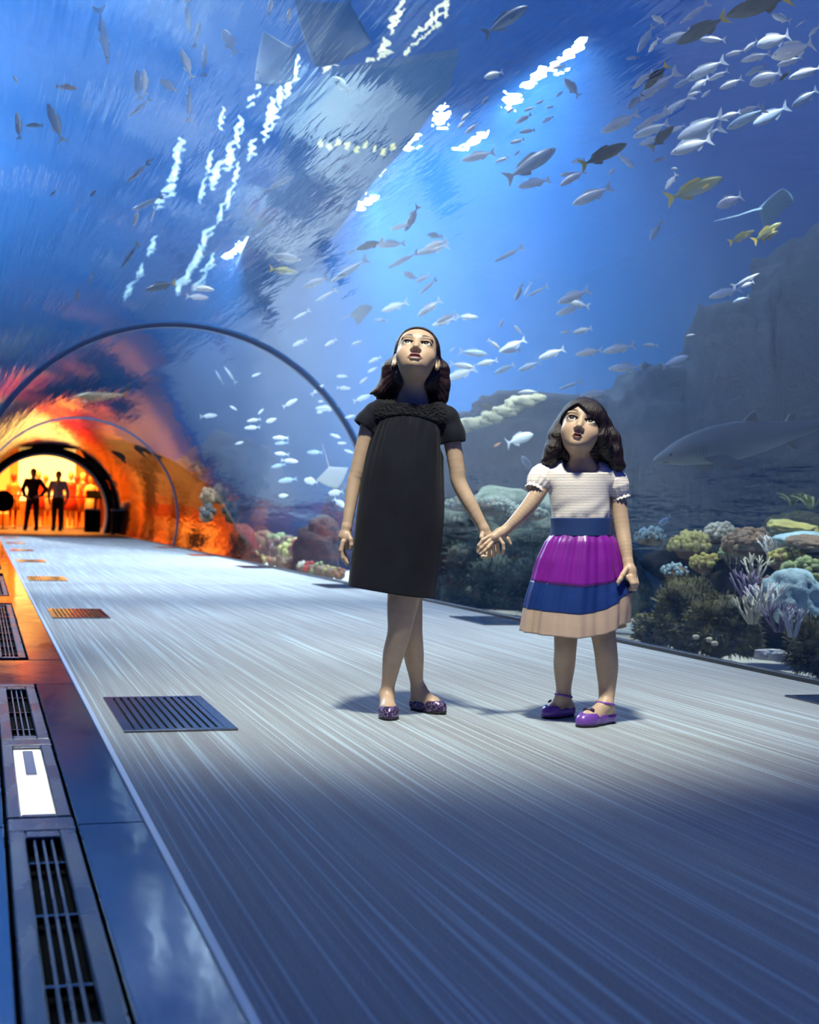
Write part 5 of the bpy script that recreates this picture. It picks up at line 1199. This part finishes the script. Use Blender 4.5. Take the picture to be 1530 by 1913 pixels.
# top
def stripemat():
    m, nt, out = newmat('cream_striped_cotton'); p = nd(nt, 'BsdfPrincipled'); nt.links.new(p.outputs[0], out.inputs[0]); p.inputs['Roughness'].default_value = .8
    t = nd(nt, 'TexCoord'); s = nd(nt, 'SeparateXYZ'); nt.links.new(t.outputs['Object'], s.inputs[0])
    mt = nd(nt, 'Math', operation='MULTIPLY'); mt.inputs[1].default_value = 700; nt.links.new(s.outputs[2], mt.inputs[0])
    sn = nd(nt, 'Math', operation='SINE'); nt.links.new(mt.outputs[0], sn.inputs[0])
    c = ramp(nt, sn.outputs[0], [(.30, (.90, .83, .76)), (.75, (.72, .62, .54))]); nt.links.new(c, p.inputs['Base Color'])
    nt.links.new(bump(nt, noise(nt, coords(nt), 160, 3), .25, .003), p.inputs['Normal']); return m
M_TOP = stripemat(); M_TRIM = pbr('cream_trim', (.88, .80, .72), .8)
g = Grid((-.20, -.13, .60), (.20, .17, .87), .0025); lo, hi = (-.20, -.13, .60), (.20, .17, .87)
prof = [(884, 1086, .098, .078), (905, 1084, .100, .082), (930, 1084, .098, .082), (955, 1086, .095, .080), (975, 1086, .093, .078), (990, 1086, .090, .076)]
qz = np.array([L(1086, p[0])[2] for p in prof])[::-1]; qx = np.array([L(p[1], p[0])[0] for p in prof])[::-1]; qa = np.array([p[2] for p in prof])[::-1]; qb = np.array([p[3] for p in prof])[::-1]
def top_fn(X, Y, Z):
    cx = np.interp(Z, qz, qx); a = np.interp(Z, qz, qa); b = np.interp(Z, qz, qb); x = X-cx; y = Y-.022; th = np.arctan2(y/b, x/a)
    r = np.sqrt((x/a)**2+(y/b)**2); wr = .018*np.sin((Z-.6*X)*95+np.sin(X*40))*np.clip((L(0, 925)[2]-Z)/.04, 0, 1)*np.clip(-np.sin(th), 0, 1)+.02*np.clip((L(0, 958)[2]-Z)/.03, 0, 1)*np.sin(th*14)
    return np.maximum((r-1-wr)*np.minimum(a, b)*.92, Z-L(0, 884)[2])
g.op(lo, hi, top_fn, 0); g.cone(L(1030, 891, .025), L(1142, 895, .03), .036, .036, .03); g.cone(L(1050, 878, .03), L(1122, 880, .03), .030, .030, .03)
g.ell(L(1086, 867, .005), (.060, .060, .030), .006, 's', rotm(pitch=-.3)); g.cone(nb+np.array([0, 0, -.01]), HL.T((0, .02, -.06)), .045, .045, .004, 's')
g.op(lo, hi, lambda X, Y, Z: L(0, 980)[2]-Z, 0, 'i')
V, Q = g.mesh(); topo = me('top', V, Q, M_TOP, True, lroot); del g
# neckline piping
pts = [(L(1086, 868, .005)+rotm(pitch=-.3)@np.array([.0605*math.cos(a), .0605*math.sin(a), -.006-.012*max(0, -math.sin(a))])) for a in np.linspace(PI*.98, PI*2.02, 24)]
# puff sleeves with frilled cuffs
def puff(c, ax, r, cuffp, cuffr, nm='sleeve'):
    ax = np.array(ax, float); ax /= np.linalg.norm(ax); g = Grid(c-.08, c+.08, .0023); lo, hi = c-.08, c+.08
    u = np.cross(ax, [0, 1, 0]); u /= np.linalg.norm(u); w = np.cross(ax, u)
    def fn(X, Y, Z):
        x, y, z = X-c[0], Y-c[1], Z-c[2]; t = x*ax[0]+y*ax[1]+z*ax[2]; a = x*u[0]+y*u[1]+z*u[2]; b = x*w[0]+y*w[1]+z*w[2]
        th = np.arctan2(a, b); rr = r*np.interp(t/r, [-1.3, -1.0, -.4, .25, .75, 1.0], [.35, .74, 1.02, 1.04, .88, .74]); rr = rr*(1+.035*np.sin(th*13)*np.interp(t/r, [-1, -.3, .2, 1], [1, .2, .3, 1.2]))
        return np.maximum(np.sqrt(a*a+b*b)-rr, np.abs(t)-r*1.0)*.9
    g.op(lo, hi, fn, 0)
    V, Q = g.mesh(); o = me(nm, V, Q, M_TOP, True, topo)
    e = c+ax*r*1.0; mbv = []; mbf = []; n = 64
    for j, (dt, rr) in enumerate(((-.004, .76), (.002, .74), (.008, .80), (.011, .82))):
        for i in range(n):
            th = 2*PI*i/n; q = r*rr*(1+.05*(j >= 2)*math.sin(th*16)); mbv.append(e+ax*(dt+.002*(j >= 2)*math.cos(th*16))+(u*math.cos(th)+w*math.sin(th))*q)
    for j in range(3):
        for i in range(n): mbf.append((j*n+i, j*n+(i+1) % n, (j+1)*n+(i+1) % n, (j+1)*n+i))
    f = me('cuff', mbv, mbf, M_TRIM, True, topo); md = f.modifiers.new('s', 'SOLIDIFY'); md.thickness = .0025
puff(L(1010, 894, .012), L(1000, 918, -.01)-L(1017, 886, .02), .040, None, None)
puff(L(1151, 904, .03), L(1158, 932, .03)-L(1144, 886, .03), .040, None, None)
# skirt: waistband and three tiers
M_NAVY = pbr('navy_ribbon', (.016, .045, .16), .55, bmp=.3, bscale=300, bdist=.001); M_PURP = pbr('purple_satin', (.22, .012, .30), .36, var=.2, vscale=12, spec=.6)
M_BLUE = pbr('blue_satin', (.012, .040, .19), .36, var=.2, vscale=12, spec=.6); M_TAN = pbr('tan_satin', (.56, .40, .30), .38, var=.15, vscale=12, spec=.6)
def pull(th, t):
    """the right side of the skirt is lifted and drawn out by her hand"""
    d = (th+.40+PI) % (2*PI)-PI; return math.exp(-(d/.46)**2)*t
def tier(name, rows, mat, folds, amp, ph, parent, th=.003):
    n = 180; nr = 18; V = []; F = []
    def row(t):
        x = t*(len(rows)-1); i = min(int(x), len(rows)-2); f = x-i; return [rows[i][q]*(1-f)+rows[i+1][q]*f for q in range(7)]
    for j in range(nr+1):
        cx, cy, a, b, tilt, am, pl = row(j/nr)
        for i in range(n):
            q = 2*PI*i/n; c, s = math.cos(q), math.sin(q)
            k = 1+am*(math.sin(q*folds+ph+1.2*math.sin(q*2))+.55*math.sin(q*folds*2.3+1))
            p = pull(q, pl); o = L(cx, cy, .022); V.append((o[0]+c*a*k+p*.040, o[1]+s*b*k-p*.030, o[2]-tilt*s*-1*b*0-tilt*(1-abs(c))*.012*(1 if s < 0 else -1)+p*.075*(1 if pl > 0 else 0)))
    for j in range(nr):
        for i in range(n): F.append((j*n+i, (j+1)*n+i, (j+1)*n+(i+1) % n, j*n+(i+1) % n))
    o = me(name, V, F, mat, True, parent); md = o.modifiers.new('s', 'SOLIDIFY'); md.thickness = th; md.offset = 1; return o
band = tier('waistband', [(1086, 967, .0965, .083, 0, 0, 0), (1087, 984, .0965, .0835, 0, 0, 0), (1087, 1001, .0975, .084, 0, .004, 0)], M_NAVY, 7, 0, 0, lroot, .004)
tier('purple_tier', [(1087, 999, .0965, .083, 0, .010, 0), (1086, 1012, .110, .094, 0, .034, 0), (1082, 1045, .130, .108, .5, .034, .04), (1078, 1087, .144, .120, 1, .026, .16)], M_PURP, 11, .03, 0, lroot)
tier('blue_tier', [(1078, 1085, .143, .119, 1, .026, .16), (1074, 1110, .150, .124, 1, .026, .55), (1071, 1136, .155, .128, 1, .028, .72)], M_BLUE, 11, .03, 0, lroot)
tier('tan_hem', [(1071, 1134, .154, .127, 1, .028, .71), (1070, 1156, .158, .131, 1, .030, .62), (1069, 1179, .162, .134, 1, .034, .46)], M_TAN, 11, .03, 0, lroot)
# hair with a slanting fringe and curled ends
g = Grid((-.15, -.14, .70), (.19, .20, 1.06), .0023); lo, hi = (-.15, -.14, .70), (.19, .20, 1.06)
E = lambda c, r, k, mode='u': g.ell(HL.T(c), np.array(r)*HL.S, k, mode, HL.R)
E((0, .014, .033), (.081, .096, .080), .01); E((0, -.030, .030), (.068, .066, .056), .02); E((0, .045, -.02), (.080, .065, .085), .03)
def cutface(X, Y, Z):
    x, y, z = HL.inv(X, Y, Z)
    edge = np.interp(z, [-.12, -.05, .0, .03, .06], [.02, .012, -.008, -.035, -.05])-.03*np.clip(x/.07, -1, 1)*(z < .03)
    fr = .050-.72*(x+.022)+np.where(x < -.022, 1.5*(x+.022), 0)      # slanting lower edge of the fringe
    under = z-np.clip(fr, .006, .06)
    return np.maximum((y-edge)*.6, under*.8)
g.op(lo, hi, cutface, .004, 's')
g.chain([HL.T((0, .06, -.03)), L(1092, 845, .08), L(1092, 868, .08)], [.072, .07, .05], .03)
g.chain([HL.T((-.074, .020, -.005)), L(1043, 815, .02), L(1034, 838, .01), L(1028, 853, .005), L(1020, 860, .0)], [.018, .022, .026, .022, .012], .018)
g.chain([HL.T((-.066, .030, .035)), L(1040, 815, .02)], [.026, .028], .02); g.chain([HL.T((.066, .030, .035)), L(1142, 825, .02)], [.030, .030], .02)
g.chain([L(1050, 840, .05), L(1030, 850, .04), L(1021, 864, .02), L(1030, 868, .0)], [.028, .024, .014, .008], .015)
g.chain([HL.T((.078, .012, .0)), L(1140, 820, .01), L(1146, 846, .005), L(1152, 866, .0), L(1163, 872, .0)], [.020, .026, .028, .020, .009], .018)
g.chain([L(1130, 840, .05), L(1142, 862, .04), L(1153, 876, .02), L(1160, 868, .0)], [.036, .026, .014, .008], .015)
g.chain([HL.T((.060, -.040, .025)), L(1125, 815, -.045), L(1130, 835, -.03), L(1134, 852, -.02)], [.016, .018, .020, .012], .015)
g.op(lo, hi, lambda X, Y, Z: hair_strands(X, Y, Z, HL, .0008), 0, 'a')
g.cone(nb+np.array([0, -.012, 0]), HL.T((0, .012, -.05)), .042, .040, .003, 's')
V, Q = g.mesh(); me('hair', V, Q, M_HAIR_L, True, lroot); del g
# purple strap shoes with bows
M_SHOE = pbr('purple_patent', (.17, .06, .36), .25, spec=.7); M_BOW = pbr('dark_purple_bow', (.03, .012, .07), .4)
for (h_, t_, an, S_) in ((h1, t1, l1[-1], .98), (h2, t2, l2[-1], 1.03)):
    o, c = flat_shoe(h_+np.array([0, 0, -.002]), t_, lroot, M_SHOE, S_, opening=.56)
    d = (t_-h_)/np.linalg.norm(t_-h_); sd = np.cross(d, [0, 0, 1.]); pp = []
    ac = an+np.array([0, 0, .006])+d*.003
    for a in np.linspace(-2.5, 2.5, 17): pp.append(ac+d*(.0275*S_*math.cos(a))+sd*(.0270*S_*math.sin(a))+np.array([0, 0, .006*math.cos(a)]))
    mb = MB(); mb.tube(pp, .0042, 6); mb.build('strap', M_SHOE, o, True)
    bk = ac+sd*.026*S_+np.array([0, 0, .001]); mb = MB(); mb.box(tuple(bk-.004), tuple(bk+.004), .001); mb.build('buckle', pbr('buckle', (.7, .7, .75), .2, 1), o)
    bc = c(.74, 0, .027*S_); mb = MB()
    for q in (-1, 1): mb.tube([bc, bc+sd*q*.012+np.array([0, 0, .004]), bc+sd*q*.020+np.array([0, 0, .001])], [.003, .0065, .004], 8)
    mb.tube([bc-d*.005, bc+d*.005], .0045, 8); mb.build('bow', M_BOW, o, True)
# ---------------------------------------------------------------- two men looking out beyond the far arch
def man(px, y, label, shirt, trousers, legs, arms, hgt=1.74):
    q = PY(px, 987, y); r = empty('person', (q.x, q.y, 0), -.25); tag(r, label, 'person', 'men at the far arch')
    k = hgt/1.75; h = .011; lo, hi = (-.42, -.25, -.01), (.42, .25, 1.8)
    def prims(g, part):
        C = lambda p, rd: g.chain([np.array(a)*k for a in p], [x*k for x in rd], .03)
        if part == 'body':
            g.ell(np.array((0, .0, 1.64))*k, np.array((.078, .095, .115))*k, .02); C([(0, .01, 1.57), (0, .01, 1.44)], [.055, .06])
            g.ell(np.array((0, -.10, 1.63))*k, np.array((.014, .02, .022))*k, .01)
            for s in (-1, 1): g.ell(np.array((s*.08, .0, 1.63))*k, np.array((.012, .02, .03))*k, .005)
        if part in ('body', 'shirt'):
            e = 0 if part == 'body' else .014
            g.ell(np.array((0, 0, 1.27))*k, np.array((.165+e, .11+e, .20))*k, .04); g.ell(np.array((0, 0, 1.03))*k, np.array((.15+e, .105+e, .17))*k, .05)
            C([(-.17, 0, 1.42), (.17, 0, 1.42)], [.055+e, .055+e])
            for s, ar in zip((-1, 1), arms):
                pts = [(s*.19, 0, 1.41)]+[(s*a, b, c) for a, b, c in ar]
                n = 4 if part == 'body' else 3; rad = [.056, .046, .036, .03, .03]; C(pts[:n], [x+e for x in rad[:n]])
                if part == 'body':
                    w = np.array(pts[3]); d = np.array(pts[3])-np.array(pts[2]); d = d/np.linalg.norm(d); C([tuple(w), tuple(w+d*.08)], [.034, .032])
                    for i in range(4): g.chain([(w+d*.08+np.array((0, (i-1.5)*.02, 0)))*k, (w+d*.15+np.array((0, (i-1.5)*.018, -.01)))*k], [.010, .008], .005)
                    g.chain([(w+d*.03+np.array((-s*.02, -.02, 0)))*k, (w+d*.09+np.array((-s*.04, -.03, 0)))*k], [.012, .009], .005)
        if part in ('body', 'trousers'):
            e = 0 if part == 'body' else .016
            g.ell(np.array((0, 0, .93))*k, np.array((.155+e, .115+e, .11))*k, .04)
            for s, (lx, ly) in zip((-1, 1), legs): C([(s*.09, 0, .88), (s*(.09+lx*.5), ly*.5-.01, .49), (s*(.09+lx), ly, .07)], [.085+e, .058+e, .042+e])
    for part, mat in (('body', M_SKIN), ('shirt', shirt), ('trousers', trousers)):
        g = Grid(lo, hi, h); prims(g, part)
        if part == 'shirt': g.op(lo, hi, lambda X, Y, Z: np.maximum(.93*k-Z, Z-1.48*k), 0, 'i')
        if part == 'trousers': g.op(lo, hi, lambda X, Y, Z: np.maximum(.05-Z, Z-1.0*k), 0, 'i')
        V, Q = g.mesh(); me(part, V, Q, mat, True, r, None, np.tile(SKIN, (len(V), 1)) if part == 'body' else None)
    g = Grid((-.15, -.15, 1.4), (.15, .17, 1.85), h); g.ell(np.array((0, .015, 1.665))*k, np.array((.09, .10, .11))*k, .01); g.op((-.15, -.15, 1.4), (.15, .17, 1.85), lambda X, Y, Z: np.maximum(1.61*k-.3*(Y+.02)-Z, -.075-Y+np.clip((Z-1.70*k), 0, 1)*-1.2), 0, 'i')
    V, Q = g.mesh(); me('hair', V, Q, M_BLACK, True, r)
    for s, (lx, ly) in zip((-1, 1), legs):
        v, f = rockshape((.05, .13, .045), 3, 3, .8, .03); v[:, 2] = np.maximum(v[:, 2]+.04, .0); v[:, 0] += s*(.09+lx)*k; v[:, 1] += ly-.05; me('shoe', v, f, M_BLACK, True, r)
M_SHIRTD = pbr('black_shirt', (.012, .010, .010), .8); M_SHIRTL = pbr('pale_blue_shirt', (.50, .60, .66), .8); M_TROU = pbr('black_trousers', (.012, .010, .012), .8)
man(60, 41.4, 'man in dark clothes with hands on hips, silhouetted in the far arch', M_SHIRTD, M_TROU, ((.10, 0), (.03, 0)), (((.30, .05, 1.16), (.22, -.04, .98), (.17, -.06, .95)), ((.36, .05, 1.18), (.24, -.04, 1.0), (.17, -.08, .97))), 1.76)
man(107, 41.8, 'man in a pale blue shirt and black trousers in the far arch', M_SHIRTL, M_TROU, ((.02, 0), (.0, 0)), (((.27, .0, 1.15), (.26, -.05, .98), (.24, -.08, .88)), ((.28, .0, 1.15), (.29, -.05, .98), (.26, -.08, .88))), 1.72)
